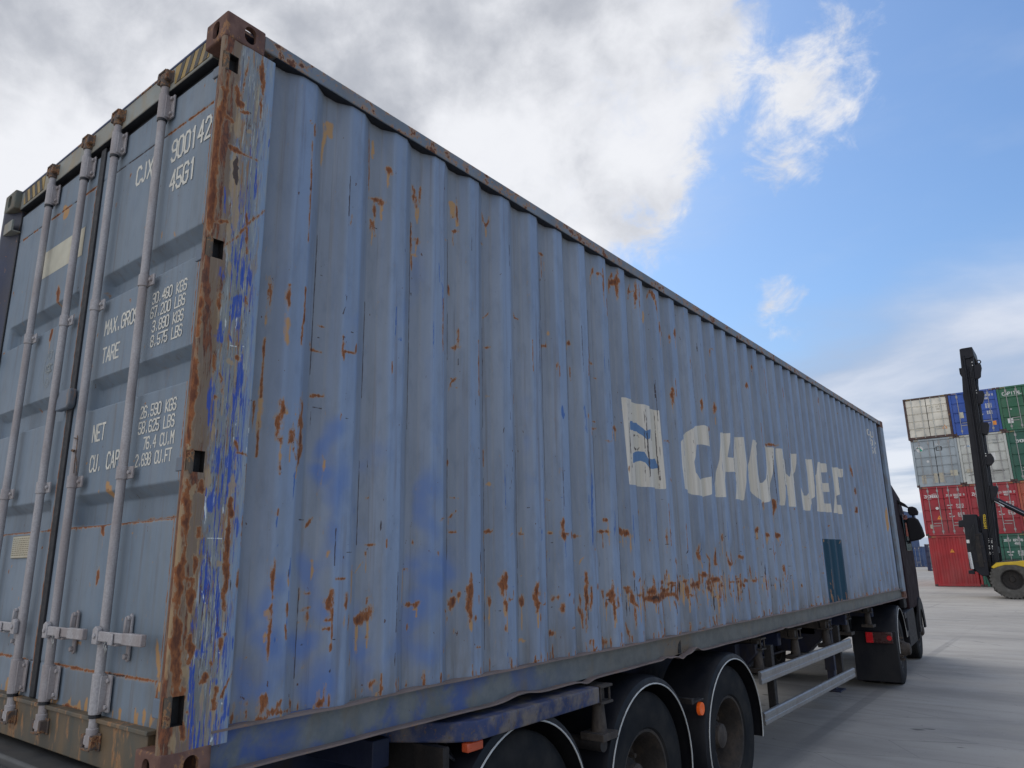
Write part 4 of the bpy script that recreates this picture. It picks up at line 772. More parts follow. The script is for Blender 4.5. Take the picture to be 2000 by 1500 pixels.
# hinges: blade wraps from the door edge into the pocket of the post
for a, b in POCKETS:
    hz = MB(); hz.tube([(-.013, .017, a - .004), (-.013, .017, b + .004)], .0145, 12); hz.build('hinge_pin', M_PIN, box_t); MB().box(-.125, -.028, .026, .036, a + .014, b - .014).build('hinge_blade', M_INNER, box_t, .003)
    hz = MB(); hz.tube([(-W_ + .013, .017, a - .004), (-W_ + .013, .017, b + .004)], .0145, 12); hz.box(-W_ + .018, -W_ + .16, .004, .016, a + .002, b - .002).box(-W_ + .018, -W_ + .16, .016, .055, a + .002, a + .010); hz.build('hinge', M_HEAD, box_t, .002)
# ------------------------------------------------------------------ the trailer under it
tr = thing('container_trailer', 'dark blue three-axle skeletal trailer with black mudguards, under the blue container', 'trailer', (0, 0, 0))
# chassis: two I-beams, cross members, rear frame
mb = MB()
for x in (-.72, -1.72):
    mb.box(x - .07, x + .07, .15, 10.9, -.075, -.055).box(x - .07, x + .07, .15, 8.6, -.42, -.40).box(x - .008, x + .008, .15, 8.6, -.40, -.075).box(x - .008, x + .008, 8.6, 10.9, -.22, -.075).box(x - .07, x + .07, 8.6, 10.9, -.235, -.22)
mb.build('chassis_frame', M_CHAS, tr)
for y in (.25, 1.15, 2.60, 5.45, 6.6, 7.9, 9.3, 10.8): MB().box(-2.20, -.24, y - .05, y + .05, -.20, -.078).build('cross_member', M_CHAS, tr, .004)
MB().box(-2.43, .012, -.055, .17, -.20, -.022).box(-2.43, .012, -.085, -.045, -.36, -.055).build('rear_bumper', M_BUMP, tr, .012)
MB().prism([(-.62, 1.02), (-.62, 2.56), (.052, 2.56), (.052, 1.47), (-.04, 1.37)], -.112, -.024).build('side_bolster', M_BEAM, tr, .008)
MB().prism([(-1.82, 1.02), (-1.82, 2.56), (-2.49, 2.56), (-2.49, 1.47), (-2.40, 1.37)], -.112, -.024).build('side_bolster', M_BEAM, tr, .008)
def twistlock(y, x=-.015):
    t = MB().box(x - .09, x + .045, y - .07, y + .07, -.045, -.030).box(x - .09, x + .045, y - .07, y + .07, -.135, -.120).box(x - .06, x + .0, y - .045, y + .045, -.120, -.045)
    t.tube([(x - .02, y, -.135), (x - .02, y, -.30)], [.035, .05], 10); t.box(x - .10, x + .06, y - .085, y + .085, -.33, -.29); t.box(x - .35, x - .08, y - .04, y + .04, -.13, -.05)
    for dy in (-.05, .05): t.tube([(x + .03, y + dy, -.12), (x + .03, y + dy, -.045)], .008, 6)
    return t.build('twistlock', M_TWIST, tr, .003)
twistlock(2.68); twistlock(5.62, -.10); twistlock(6.70, -.10); twistlock(7.85, -.10); twistlock(9.35, -.25); twistlock(10.6, -.25)
for y in (5.62, 7.95):
    MB().prism([(-.70, -.08), (-.10, -.08), (-.10, -.16), (-.34, -.40), (-.70, -.40)], y - .10, y + .10, 'y').build('outrigger', M_CHAS, tr, .006)
MB().tube([(-.60, 2.66, -.36), (.03, 2.62, -.35)], .036, 14).build('bracket_pipe', M_DARK, tr, smooth=True)
MB().box(-.5, .0, 1.30, 1.34, -.30, -.115).box(-.5, .01, 1.12, 1.20, -.30, -.26).build('rear_lamp_bracket', M_DARK, tr)
MB().box(-.02, .02, 1.16, 1.20, -.27, -.235).build('reflector', M_REFL, tr, .003)
WY = (1.885, 3.225, 4.620); WR = .525; WZ = G + WR - .004
def tyre_prof(r, wd, ri): 
    h = wd / 2
    return [(-h * .80, ri), (-h * .93, ri + .02), (-h, ri + (r - ri) * .45), (-h * .97, r - .055), (-h * .88, r - .012), (-h * .80, r), (-h * .50, r + .003), (-h * .49, r - .010), (-h * .44, r - .010), (-h * .43, r + .003), (-h * .06, r + .003), (-h * .05, r - .010), (h * .05, r - .010), (h * .06, r + .003), (h * .43, r + .003), (h * .44, r - .01), (h * .49, r - .01), (h * .50, r + .003), (h * .80, r), (h * .88, r - .012), (h * .97, r - .055), (h, ri + (r - ri) * .45), (h * .93, ri + .02), (h * .80, ri)]
def wheel(parent, x, y, z, r, wd, s, dish=.10, tyre_m=None, name='wheel'):
    """s = +1: outer face towards +X"""
    w_ = bpy.data.objects.new(name, None); C.objects.link(w_); w_.parent = parent; w_.location = (x, y, z)
    ri = .292 * r / .525
    MB().lathe(tyre_prof(r, wd, ri), n=72).build('tyre', tyre_m or M_TYRE, w_, smooth=True)
    h = wd / 2 * s; k = r / .525
    MB().lathe([(h * .78, ri + .004), (h * .84, ri + .012 * k), (h * .88, ri + .004), (h * .86, ri - .010), (h * .60, ri - .030), (h * .1, ri - .04), (h * .84 - s * (dish + .03), ri - .05 * k), (h * .84 - s * (dish + .045), ri - .11 * k), (h * .84 - s * dish, .135 * k), (h * .84 - s * dish, .09 * k), (h * .84 - s * (dish + .02), .085 * k), (h * .84 - s * (dish + .05), .13 * k), (-h * .78, ri - .03), (-h * .8, ri + .004)], n=56).build('rim', M_RIM, w_, smooth=True)
    hb = MB().lathe([(h * .84 - s * dish, .118 * k), (h * .84 - s * (dish - .05), .112 * k), (h * .84 - s * (dish - .07), .095 * k), (h * .84 - s * (dish - .115), .088 * k), (h * .84 - s * (dish - .13), .06 * k), (h * .84 - s * (dish - .13), .001)], n=28, closed=False)
    for q in range(10):
        a = 2 * PI * q / 10; cy, cz = .168 * k * math.cos(a), .168 * k * math.sin(a); hb.tube([(h * .84 - s * (dish + .03), cy, cz), (h * .84 - s * (dish - .032), cy, cz)], .0165 * k, 6)
    hb.build('hub', M_HUB, w_, smooth=True); return w_
def mudguard(parent, x, y, z, s, R=.590, wd=.40, a0=-.22, a1=PI + .30):
    n = 36; V = []; x0 = x - s * wd
    prof_ = [(x0, R - .008), (x - s * .05, R - .006), (x - s * .014, R - .018), (x, R - .050), (x, R - .056), (x - s * .010, R - .052), (x - s * .02, R - .026), (x - s * .055, R - .014), (x0, R - .016)]
    m_ = len(prof_)
    for k in range(n + 1):
        a = a0 + (a1 - a0) * k / n
        for (px, r) in prof_: V.append((px, y + r * math.cos(a), z + r * math.sin(a)))
    F = [(k * m_ + i, k * m_ + m_ + i, k * m_ + m_ + (i + 1) % m_, k * m_ + (i + 1) % m_) for k in range(n) for i in range(m_)] + [list(range(m_)), [n * m_ + i for i in range(m_)][::-1]]
    o = MB().poly(V, F).build('mudguard', M_PLAST, parent, smooth=True)
    MB().tube([(x + s * .003, y + (R - .055) * math.cos(a0 + (a1 - a0) * k / n), z + (R - .055) * math.sin(a0 + (a1 - a0) * k / n)) for k in range(n + 1)], .0048, 6).build('mudguard_edge', M_BEAD, o)
    return o
for y in WY:
    wheel(tr, -.205, y, WZ, WR, .385, 1, .17); wheel(tr, -2.235, y, WZ, WR, .385, -1, .17)
    mudguard(tr, .030, y, WZ + .035, 1, .600); mudguard(tr, -2.468, y, WZ + .035, -1, .600)
    MB().tube([(-2.1, y, WZ), (-.3, y, WZ)], .065, 12).build('axle', M_DARK, tr)
MB().prism([(3.276, -.028), (3.330, -.028), (3.330, -.044), (3.276, -.044)], -.02, .004, 'x')
MB().box(-.3, .018, 3.86, 3.90, -.325, -.285).box(-.03, .02, 3.90, 4.06, -.32, -.306).build('lamp_bracket', M_DARK, tr, .003)
am = MB().lathe([(.012, .001), (.018, .030), (.018, .044), (-.006, .046), (-.006, .001)], c=(.006, 4.01, -.372), n=20).build('side_lamp', M_AMB, tr, smooth=True)
MB().box(-.012, .030, 1.435, 1.545, -.158, -.118).build('side_lamp', M_AMB2, tr, .006)
# side guard
def alu_rail(z, y0, y1):
    P = [(-.028, z - .052), (-.004, z - .052), (0, z - .046), (0, z - .018), (-.005, z - .014), (-.005, z + .010), (0, z + .014), (0, z + .040), (-.010, z + .050), (-.028, z + .052)]
    return MB().prism([(p[0] + .012, p[1]) for p in P], y0, y1, 'y').build('side_rail', M_ALU, tr)
alu_rail(-.331, 5.30, 8.40); alu_rail(-.660, 5.30, 8.40)
for y in (5.72, 8.02): MB().box(-.085, -.018, y - .035, y + .035, -.73, -.10).build('guard_post', M_DARK, tr, .004)
mb = MB()
for x in (-.45, -1.99): mb.box(x - .06, x + .06, 9.05, 9.17, -.75, -.1).box(x - .045, x + .045, 9.065, 9.155, -.98, -.74).box(x - .12, x + .12, 8.98, 9.24, -1.0, -.98)
mb.build('landing_leg', M_CHAS, tr, .004)
MB().tube([(-.95, 6.1, -.48), (-.95, 7.3, -.48)], .15, 18).build('air_tank', M_DARK, tr, smooth=True)
MB().box(-1.7, -.9, 6.2, 7.2, -.75, -.42).build('pallet_box', M_DARK, tr, .01)
MB().tube([(-.5, 1.45, -.20), (-.42, 1.2, -.34), (-.3, 1.0, -.5), (-.35, .8, -.8)], .014, 6).tube([(-.2, 1.5, -.12), (-.06, 1.44, -.20), (-.04, 1.40, -.18), (-.1, 1.36, -.12)], .006, 6).build('air_hose', M_GASKET_SHADE, tr)

# ------------------------------------------------------------------ the tractor pulling it
tk = thing('lorry_cab', 'dark maroon lorry with black mirrors, ahead of the trailer', 'lorry', (-1.219, 11.0, G), math.radians(4.2))
def wedge(mb, secs):
    """loft of closed outlines: list of (z, [(x,y)..])"""
    n = len(secs[0][1]); V = [(x, y, z) for z, P in secs for x, y in P]; F = [list(range(n))[::-1], [(len(secs) - 1) * n + i for i in range(n)]]
    for k in range(len(secs) - 1):
        for i in range(n): F.append((k * n + i, k * n + (i + 1) % n, (k + 1) * n + (i + 1) % n, (k + 1) * n + i))
    return mb.poly(V, F)
def plan(hw, y0, y1, r=.22):
    return [(-hw, y0), (hw, y0), (hw, y1 - r), (hw - r * .3, y1 - r * .3), (hw - r, y1), (-hw + r, y1), (-hw + r * .3, y1 - r * .3), (-hw, y1 - r)]
cabm = wedge(MB(), [(.95, plan(1.235, 1.95, 4.05)), (1.55, plan(1.24, 1.92, 4.12)), (2.30, plan(1.225, 1.92, 4.06)), (2.95, plan(1.16, 1.95, 3.80)), (3.22, plan(1.08, 2.0, 3.45, .3))]).build('cab', M_CAB, tk, .03, segs=3)
MB().box(1.238, 1.246, 2.75, 3.62, 1.95, 2.62).build('side_window', M_GLASS, tk, .01); MB().box(-1.246, -1.238, 2.75, 3.62, 1.95, 2.62).build('side_window', M_GLASS, tk, .01)
MB().box(-1.02, 1.02, 4.03, 4.09, 1.95, 2.68).build('windscreen', M_GLASS, tk, .01)
MB().box(1.12, 1.20, 1.55, 1.95, 1.0, 3.05).build('side_deflector', M_CABK, tk, .02); MB().box(-1.20, -1.12, 1.55, 1.95, 1.0, 3.05).build('side_deflector', M_CABK, tk, .02)
MB().box(-1.20, 1.20, 3.3, 4.16, .35, .98).build('front_bumper', M_CABK, tk, .05)
mb = MB()
for s in (-1, 1):
    mb.box(*sorted((s * .98, s * 1.245)), 1.28, 2.42, .42, .98)
mb.build('side_skirt', M_CABK, tk, .02)
mb = MB(); mb.box(-.45, -.35, -.6, 4.0, .62, .90).box(.35, .45, -.6, 4.0, .62, .90).box(-.45, .45, -.5, .6, .9, 1.02); mb.build('chassis_frame', M_DARK, tk)
MB().prism([(-.5, -.7), (.5, -.7), (.5, .4), (.1, .4), (0, 0), (-.1, .4), (-.5, .4)], 1.02, 1.07).build('fifth_wheel', M_DARK, tk, .01)
for s in (-1, 1):
    wheel(tk, s * 1.06, .38, .50, .50, .30, s, -.02); wheel(tk, s * .74, .38, .50, .50, .28, -s, .1); wheel(tk, s * 1.02, 3.55, .50, .50, .30, s, .02)
    o = mudguard(tk, s * 1.245, .38, .535, s, .605, .62, .15, PI + .08)
    MB().box(*sorted((s * .64, s * 1.235)), -.275, -.245, .10, .80).build('mud_flap', M_PLAST, tk, .01)
    lm = MB().box(*sorted((s * .835, s * 1.190)), -.335, -.275, .635, .790).build('tail_light', M_REDD, tk, .01)
    MB().box(*sorted((s * .840, s * .935)), -.3385, -.334, .640, .785).build('lens', M_REDL, lm, .002)
    MB().lathe([(0, .001), (0, .034), (.012, .034), (.012, .001)], c=(s * 1.150, -.342, .712), axis='y', n=14).build('lens', M_REDL, lm)
    MB().lathe([(-.02, .36), (.012, .36), (.012, .575), (-.02, .575)], c=(s * 1.245, 3.55, .52), n=24, a0=0, a1=PI).build('wheel_arch', M_CABK, tk)
    fr = MB(); fr.prism([(1.05, .60), (1.9, .60), (1.9, .97), (1.05, .97), (1.05, .88), (1.72, .88), (1.72, .69), (1.05, .69)], *sorted((s * 1.19, s * 1.24)), 'x'); fr.build('side_fairing', M_PLAST, tk, .008)
    # mirrors on their arm
    ar = MB(); ar.box(*sorted((s * 1.15, s * 1.36)), 3.18, 3.24, 2.47, 2.53).box(*sorted((s * 1.15, s * 1.28)), 3.18, 3.24, 2.08, 2.14); ar.build('mirror_arm', M_CABK, tk, .012)
    P1 = [(a_ - .15, b_) for a_, b_ in [(1.42, 2.11), (1.60, 2.15), (1.685, 2.21), (1.655, 2.38), (1.61, 2.52), (1.56, 2.56), (1.45, 2.56), (1.41, 2.50)]]
    MB().prism([(s * a, b) for a, b in P1], 3.10, 3.24, 'y').build('main_mirror', M_CABK, tk, .025, segs=3)
    P2 = [(a_ - .165, b_) for a_, b_ in [(1.50, 2.60), (1.63, 2.60), (1.645, 2.66), (1.615, 2.74), (1.56, 2.765), (1.49, 2.76), (1.475, 2.70), (1.478, 2.64)]]
    MB().prism([(s * a, b) for a, b in P2], 3.12, 3.26, 'y').box(*sorted((s * 1.365, s * 1.395)), 3.17, 3.22, 2.54, 2.62).build('wide_angle_mirror', M_CABK, tk, .018, segs=3)
    P3 = [(a_ - .10, b_) for a_, b_ in [(1.24, 2.86), (1.27, 2.90), (1.38, 2.82), (1.43, 2.755), (1.415, 2.735), (1.33, 2.78)]]
    MB().prism([(s * a, b) for a, b in P3], 3.0, 3.20, 'y').build('roof_mirror', M_CABK, tk, .01)

# ------------------------------------------------------------------ stacked containers beyond the yard
def bgmat(name, col, rust=.12, grime=(.16, .14, .12)): return worn(name, col, rust, 2.2, .4, speck=.1, grime=grime, grimeamt=.22, rough=.5)
BM = dict(red=bgmat('red_container_paint', (.34, .018, .030), .05), dred=bgmat('bright_red_container_paint', (.37, .022, .026), .05), rust=bgmat('orange_red_container_paint', (.40, .085, .045)), white=bgmat('cream_container_paint', (.74, .70, .60), .05), grey=bgmat('grey_blue_container_paint', (.34, .39, .42), .14), lgrey=bgmat('pale_grey_container_paint', (.52, .53, .49), .16),
          blue=bgmat('blue_container_paint', (.022, .085, .38), .05), green=bgmat('green_container_paint', (.020, .13, .065), .05), dgreen=bgmat('dark_green_container_paint', (.018, .105, .070), .05), navy=bgmat('navy_container_paint', (.018, .026, .075)), fblue=bgmat('far_blue_container_paint', (.018, .055, .16)), teal=bgmat('dull_container_paint', (.12, .16, .17)))
M_BGD = simple('dark_seam_gasket', (.02, .018, .018), .8); M_BGROD = simple('dull_lock_rod', (.36, .35, .34), .5, .3); M_BGRUST = worn('rusty_end_frame', (.065, .032, .030), .28, 4, 1)  # M_BGD is the dark gasket in the door seams
M_WRITE = simple('white_lettering', (.66, .66, .64), .5); M_WRITEB = simple('blue_lettering', (.12, .25, .40), .5); M_WRITEK = simple('dark_lettering', (.06, .05, .05), .5)
M_ORANGE = simple('orange_warning', (.80, .28, .03), .5); M_TEAL = simple('green_emblem', (.03, .35, .24), .5); M_TAPE = simple('beige_patch', (.46, .42, .33), .6, var=.4, scale=9)
GRP = 'containers stacked four high behind the yard'
def bg_container(col, label, X0, Y0, Z0, Hc, doors=True, lines=(), bands=4, rods=(.14, .37, .63, .86), frame=None, group=GRP, length=12.192, rodm=None, extra=None, detail=True):
    t = thing('shipping_container', label, 'shipping container', (X0, Y0, Z0), 0, group); m = BM[col]; fm = frame or m; W = 2.438
    # side walls, roof, back as one corrugated shell
    mb = MB()
    for sx, dx in ((0.0, 1), (W, -1)):
        pts = []; y = .14
        while y < length - .14:
            for dy, d in ((0, .012), (.074, .012), (.143, .045), (.213, .045)):
                if y + dy < length - .14: pts.append((y + dy, d))
            y += .282
        V = [(sx + dx * d, yy, z) for yy, d in pts for z in (.14, Hc - .06)]
        mb.poly(V, [(2 * i, 2 * i + 2, 2 * i + 3, 2 * i + 1) for i in range(len(pts) - 1)])
    mb.box(.02, W - .02, .05, length - .02, Hc - .07, Hc - .02).box(.03, W - .03, length - .06, length - .02, .1, Hc - .06).box(.03, W - .03, .1, length - .1, .08, .14); mb.build('body', m, t)
    f_ = MB()
    for x in (0, W - .16): f_.box(x + (.0 if x == 0 else .045), x + (.115 if x == 0 else .16), 0, .16, .12, Hc - .12); f_.box(x, x + .16, length - .17, length, .12, Hc - .12)
    for x in (0, W - .06): f_.box(x, x + .06, .17, length - .17, Hc - .09, Hc - .012).box(x, x + .06, .17, length - .17, .02, .15)
    f_.build('side_frame', frame or m, t)
    MB().box(.16, W - .16, .01, .12, Hc - .115, Hc - .01).build('door_header' if doors else 'end_header', fm, t); MB().box(.16, W - .16, .012, .12, .015, .15).build('sill', fm, t)
    for x in (0, W - .162):
        for y in (0, length - .178):
            for z in (0, Hc - .118): MB().box(x - .002, x + .164, y - .003, y + .18, z, z + .118).build('corner_casting', M_BGRUST, t, .01)
    hz = MB()
    for x in [.20, .27, .34] + [W - .36, W - .29, W - .22]: hz.prism([(x, Hc - .10), (x + .035, Hc - .10), (x + .065, Hc - .03), (x + .03, Hc - .03)], .004, .009, 'y')
    hz.build('hazard_stripes', M_YEL, t)
    if doors:
        xc = W / 2
        for a, b in ((.125, xc - .018), (xc + .018, W - .125)):
            z0, z1 = .155, Hc - .13; n = bands; hh = (z1 - z0) / (n + .0); zs = [z0]; ys = [.045]
            for k in range(1, n):
                z = z0 + hh * k; zs += [z - .055, z - .045, z + .025, z + .065]; ys += [.045, .082, .082, .045]
            zs.append(z1); ys.append(.045)
            V = [(x, yy, z) for z, yy in zip(zs, ys) for x in (a, b)]
            dmb = MB().poly(V, [(2 * i, 2 * i + 1, 2 * i + 3, 2 * i + 2) for i in range(len(zs) - 1)]); dmb.box(a, b, .084, .09, z0, z1); d = dmb.build('door', m, t)
        MB().box(xc - .018, xc + .018, .055, .08, .15, Hc - .12).box(.10, .125, .07, .09, .15, Hc - .12).box(W - .125, W - .10, .07, .09, .15, Hc - .12).build('door_gasket', M_BGD, t)
        rods_ = []
        for fx in rods:
            x = .125 + fx * (W - .25); r = MB().tube([(x, .025, .07), (x, .025, Hc - .04)], .020, 8); r.box(x - .05, x + .05, .018, .03, .18, .30).box(x - .05, x + .05, .018, .03, Hc - .34, Hc - .2)
            ro = r.build('lock_rod', rodm or M_BGROD, t); s = 1 if fx in (rods[0], rods[2]) else -1; zz = .55 if s > 0 else .70
            MB().box(*sorted((x, x + s * .42)), .010, .018, zz, zz + .035).build('handle', rodm or M_BGROD, ro)
    else:
        pts = []; x = .10
        while x < W - .1:
            for dx, d in ((0, .03), (.11, .03), (.15, .07), (.25, .07)):
                if x + dx < W - .1: pts.append((x + dx, d))
            x += .29
        V = [(xx, d, z) for xx, d in pts for z in (.13, Hc - .1)]; MB().poly(V, [(2 * i, 2 * i + 2, 2 * i + 3, 2 * i + 1) for i in range(len(pts) - 1)]).build('end_wall', m, t)
    if extra: extra(t, Hc)
    return t
def quad(t, name, x0, x1, z0, z1, mat, y=.040): return MB().box(x0, x1, y, y + .004, z0, z1).build(name, mat, t)
def tri(t, x, z, s=.26, mat=None, y=.036):
    MB().prism([(x, z), (x + s, z), (x + s / 2, z + s * .9)], y, y + .006, 'y').build('warning_triangle', mat or M_ORANGE, t)
    MB().prism([(x + s * .44, z + s * .18), (x + s * .60, z + s * .40), (x + s * .52, z + s * .40), (x + s * .56, z + s * .62), (x + s * .40, z + s * .36), (x + s * .48, z + s * .36)], y - .003, y - .0005, 'y').build('warning_symbol', M_WRITEK, t)
def wr(t, lines, mat=None, name='door_lettering', y=.040): return lettering(name, lines, (0, y, 0), (1, 0, 0), (0, 0, 1), mat or M_WRITE, t, .002)
def wlines(x, top, k=1.0):
    """serial block as on the real doors: id, size code, weights"""
    return [(t_, x + a, top - b, .085 * k, .045 * k, .064 * k, .017) for t_, a, b in k_lines]
def red_marks(serial, logo_x=.22):
    def f(t, H):
        wr(t, [('ZHONGGU', logo_x, H - .66, .15, .085, .108, .030)], name='company_lettering')
        MB().tube([(logo_x + .35, .036, H - .50), (logo_x + .50, .036, H - .44), (logo_x + .66, .036, H - .45)], .010, 5).tube([(logo_x + .10, .036, H - .70), (logo_x + .18, .036, H - .76), (logo_x + .36, .036, H - .73)], .010, 5).build('logo_swoosh', M_WRITE, t)
        wr(t, [(serial[0], 1.36, H - .62, .10, .055, .078, .020), (serial[1], 1.74, H - .62, .10, .055, .068, .020), (serial[2], 2.25, H - .62, .10, .055, .07, .020), ('45G1', 1.76, H - .76, .09, .05, .07, .018)])
        wr(t, [('MAX.GR', 1.34, H - 1.18, .055, .035, .046, .013), ('TARE', 1.38, H - 1.34, .055, .035, .046, .013), ('30.480 KG', 1.80, H - 1.16, .055, .030, .042, .013), ('67.200 LB', 1.80, H - 1.25, .055, .030, .042, .013), ('3.860 KG', 1.82, H - 1.34, .055, .030, .042, .013),
               ('NET', 1.38, H - 1.68, .055, .035, .046, .013), ('CU.CAP', 1.38, H - 1.84, .055, .035, .046, .013), ('26.62 KG', 1.82, H - 1.66, .055, .030, .042, .013), ('58.69 LB', 1.82, H - 1.75, .055, .030, .042, .013), ('76.4 CUM', 1.82, H - 1.84, .055, .030, .042, .013)], name='weight_lettering')
        MB().lathe([(-.002, .001), (-.002, .085), (.002, .085), (.002, .001)], c=(.80, .040, H - 1.30), axis='y', n=20).build('round_sticker', M_WRITE, t)
        tri(t, .72, H - 1.95); quad(t, 'data_plate', .30, .46, .42, .66, M_TAPE)
    return f
def white_marks(t, H):
    tri(t, 1.90, .52, .27); MB().prism([(1.945, .545), (2.125, .545), (2.035, .70)], .030, .034, 'y').build('warning_triangle_centre', BM['white'], t)
    wr(t, [('UPEU', 1.38, H - .72, .075, .04, .058, .012), ('727 2 2 1', 1.70, H - .72, .075, .04, .055, .012), ('22G1', 1.74, H - .87, .07, .04, .055, .012)], M_TAPE)
def grey_marks(t, H):
    MB().lathe([(-.002, .001), (-.002, .19), (.002, .19), (.002, .001)], c=(.44, .040, H - .60), axis='y', n=24).prism([(.22, H - .42), (.36, H - .46), (.30, H - .60)], .038, .042, 'y').build('round_emblem', M_WRITE, t)
    MB().prism([(.33, H - .53), (.42, H - .50), (.50, H - .57), (.60, H - .72), (.46, H - .74), (.40, H - .68), (.46, H - .64)], .033, .037, 'y').build('emblem_fish', M_TEAL, t)
    f_ = MB(); f_.box(1.30, 1.62, .034, .040, H - .56, H - .52).box(1.30, 1.62, .034, .040, H - .77, H - .73).box(1.30, 1.34, .034, .040, H - .73, H - .56).box(1.58, 1.62, .034, .040, H - .73, H - .56); f_.build('black_frame_mark', M_BLK, t)
    wr(t, [('UJI', 1.32, H - .42, .12, .07, .09, .022)]); wr(t, [('215 1', 1.74, H - .47, .09, .05, .07, .016), ('4510', 1.80, H - .62, .08, .05, .07, .015)], M_PALE)
    quad(t, 'beige_repaint', .98, 1.17, .22, .78, M_TAPE); quad(t, 'beige_repaint', 1.26, 1.52, .22, .80, M_TAPE); quad(t, 'beige_repaint', 1.86, 2.24, .56, .90, M_LABEL); quad(t, 'beige_repaint', .32, .55, .20, .70, M_TAPE)
    MB().lathe([(-.002, .001), (-.002, .075), (.002, .075), (.002, .001)], c=(.78, .040, 1.52), axis='y', n=18).build('round_sticker', M_WRITE, t)
def lgrey_marks(t, H):
    wr(t, [('KKTU', 1.36, H - .50, .085, .05, .068, .014), ('736251 0', 1.72, H - .50, .085, .05, .065, .014), ('45G1', 1.76, H - .65, .08, .05, .068, .014)], M_PALE)
    MB().prism([(.28, H - .74), (.38, H - .60), (.62, H - .60), (.62, H - .74)], .036, .041, 'y').build('blue_white_label', M_WRITE, t); wr(t, [('TRS', .40, H - .72, .08, .05, .065, .018)], M_WRITEB, y=.034)
    quad(t, 'beige_repaint', .24, .52, .68, .88, M_TAPE); quad(t, 'pale_repaint', 1.55, 1.78, 1.30, 1.72, M_WRITE, .041)
    MB().tube([(1.45, .036, .62), (1.75, .036, .66), (2.1, .036, .64)], .012, 5).tube([(1.4, .036, .54), (1.9, .036, .57)], .008, 5).tube([(.3, .036, .5), (.7, .036, .53)], .012, 5).build('black_scrape', M_BLK, t)
def blue_marks(t, H):
    wr(t, [('HLXU', 1.36, H - .42, .10, .055, .078, .022), ('62168 0', 1.78, H - .42, .10, .055, .07, .022), ('45G1', 1.78, H - .60, .09, .05, .07, .020)])
    wr(t, [('MAX.GR', 1.32, H - .98, .06, .036, .048, .014), ('TARE', 1.34, H - 1.12, .06, .036, .048, .014)] + [('30.480 K', 1.80, H - .92 - .07 * k, .05, .03, .04, .014) for k in range(4)] + [('NET', 1.36, H - 1.40, .06, .036, .048, .014), ('CU.CAP', 1.36, H - 1.52, .06, .036, .048, .014)] + [('26.60 K', 1.82, H - 1.36 - .07 * k, .05, .03, .04, .014) for k in range(3)], name='weight_lettering')
    quad(t, 'cream_label', .42, .64, 1.02, 1.38, M_LABEL); quad(t, 'yellow_label', 2.0, 2.2, .42, .66, M_ORANGE)
def capital_marks(t, H):
    wr(t, [('CAPITAL', .26, H - .52, .17, .10, .135, .034)], name='company_lettering'); MB().tube([(.32, .036, H - .58), (.7, .036, H - .60), (1.12, .036, H - .57)], .008, 5).build('underline', M_WRITE, t)
    quad(t, 'white_label', .30, .56, .42, .70, M_WHT); tri(t, .50, 1.20, .10, M_WRITE)
def green_zh(t, H):
    wr(t, [('ZHONGGU', .40, H - .72, .15, .085, .118, .030)], name='company_lettering'); MB().tube([(.80, .036, H - .54), (.98, .036, H - .49), (1.12, .036, H - .50)], .010, 5).build('logo_swoosh', M_WRITE, t); quad(t, 'cream_label', .62, .86, .62, .86, M_LABEL)
def green_low(t, H):
    wr(t, [('ZGXU', 1.30, H - .42, .11, .058, .080, .024), ('621378', 1.74, H - .42, .11, .058, .076, .024), ('45G1', 1.78, H - .60, .10, .055, .075, .022)])
    wr(t, [('MAX.GR', 1.36, H - 1.04, .065, .04, .054, .016), ('TARE', 1.40, H - 1.20, .065, .04, .054, .016), ('NET', 1.44, H - 1.54, .065, .04, .054, .016), ('30.480 KG', 1.86, H - 1.00, .055, .032, .044, .015), ('67.200 LB', 1.86, H - 1.10, .055, .032, .044, .015), ('3.860 KG', 1.88, H - 1.20, .055, .032, .044, .015), ('26.62', 1.90, H - 1.54, .055, .032, .044, .015)], name='weight_lettering')
def red_end(t, H): tri(t, 1.02, H - .98, .24, y=.02)
YB = 48.6; X_A, X_B, X_C = -4.93, -2.47, -.01; HC = 2.896; T = [G + .01 + HC * k for k in range(4)]; D_ = .085
bg_container('dred', 'red container with closed corrugated end and orange triangle, bottom of the left stack', X_A, YB + .02, T[0], HC, doors=False, extra=red_end)
bg_container('red', 'red container with fully visible lettered doors, second from the ground in the left stack', X_A - D_, YB, T[1], HC, extra=red_marks(('ZGLU', '500002', '6')))
bg_container('grey', 'grey blue container with green fish emblem and beige repaint patches', X_A - 2 * D_, YB + .03, T[2], HC, bands=5, extra=grey_marks)
bg_container('white', 'cream white container with rusty frame, topmost of the left stack', X_A - 3 * D_, YB, T[3], 2.591, bands=5, frame=M_BGRUST, extra=white_marks, rodm=BM['lgrey'])
bg_container('dgreen', 'dark green container with white lettering, on the ground behind the black mast', X_B, YB, T[0], HC, extra=green_low)
bg_container('red', 'red container partly behind the black mast and its slanting cylinder', X_B - D_, YB + .02, T[1], HC, extra=red_marks(('ZGLU', '500178', '0')))
bg_container('lgrey', 'pale grey scuffed container half hidden by the black mast', X_B - 2 * D_, YB, T[2], HC, bands=5, extra=lgrey_marks)
bg_container('blue', 'bright blue container behind the upper mast, topmost of the middle stack', X_B - 3 * D_, YB, T[3], 2.591, extra=blue_marks)
bg_container('teal', 'dull grey container on the ground, bottom of the right stack', X_C, YB, T[0], HC)
bg_container('rust', 'orange red container at the right edge of the picture', X_C - D_, YB, T[1], HC)
bg_container('dgreen', 'dark green container with white swoosh lettering, second from the top of the right stack', X_C - 2 * D_, YB, T[2], HC, extra=green_zh)
bg_container('green', 'green container lettered CAPITAL, topmost of the right stack', X_C - 3 * D_, YB, T[3], 2.591, extra=capital_marks)
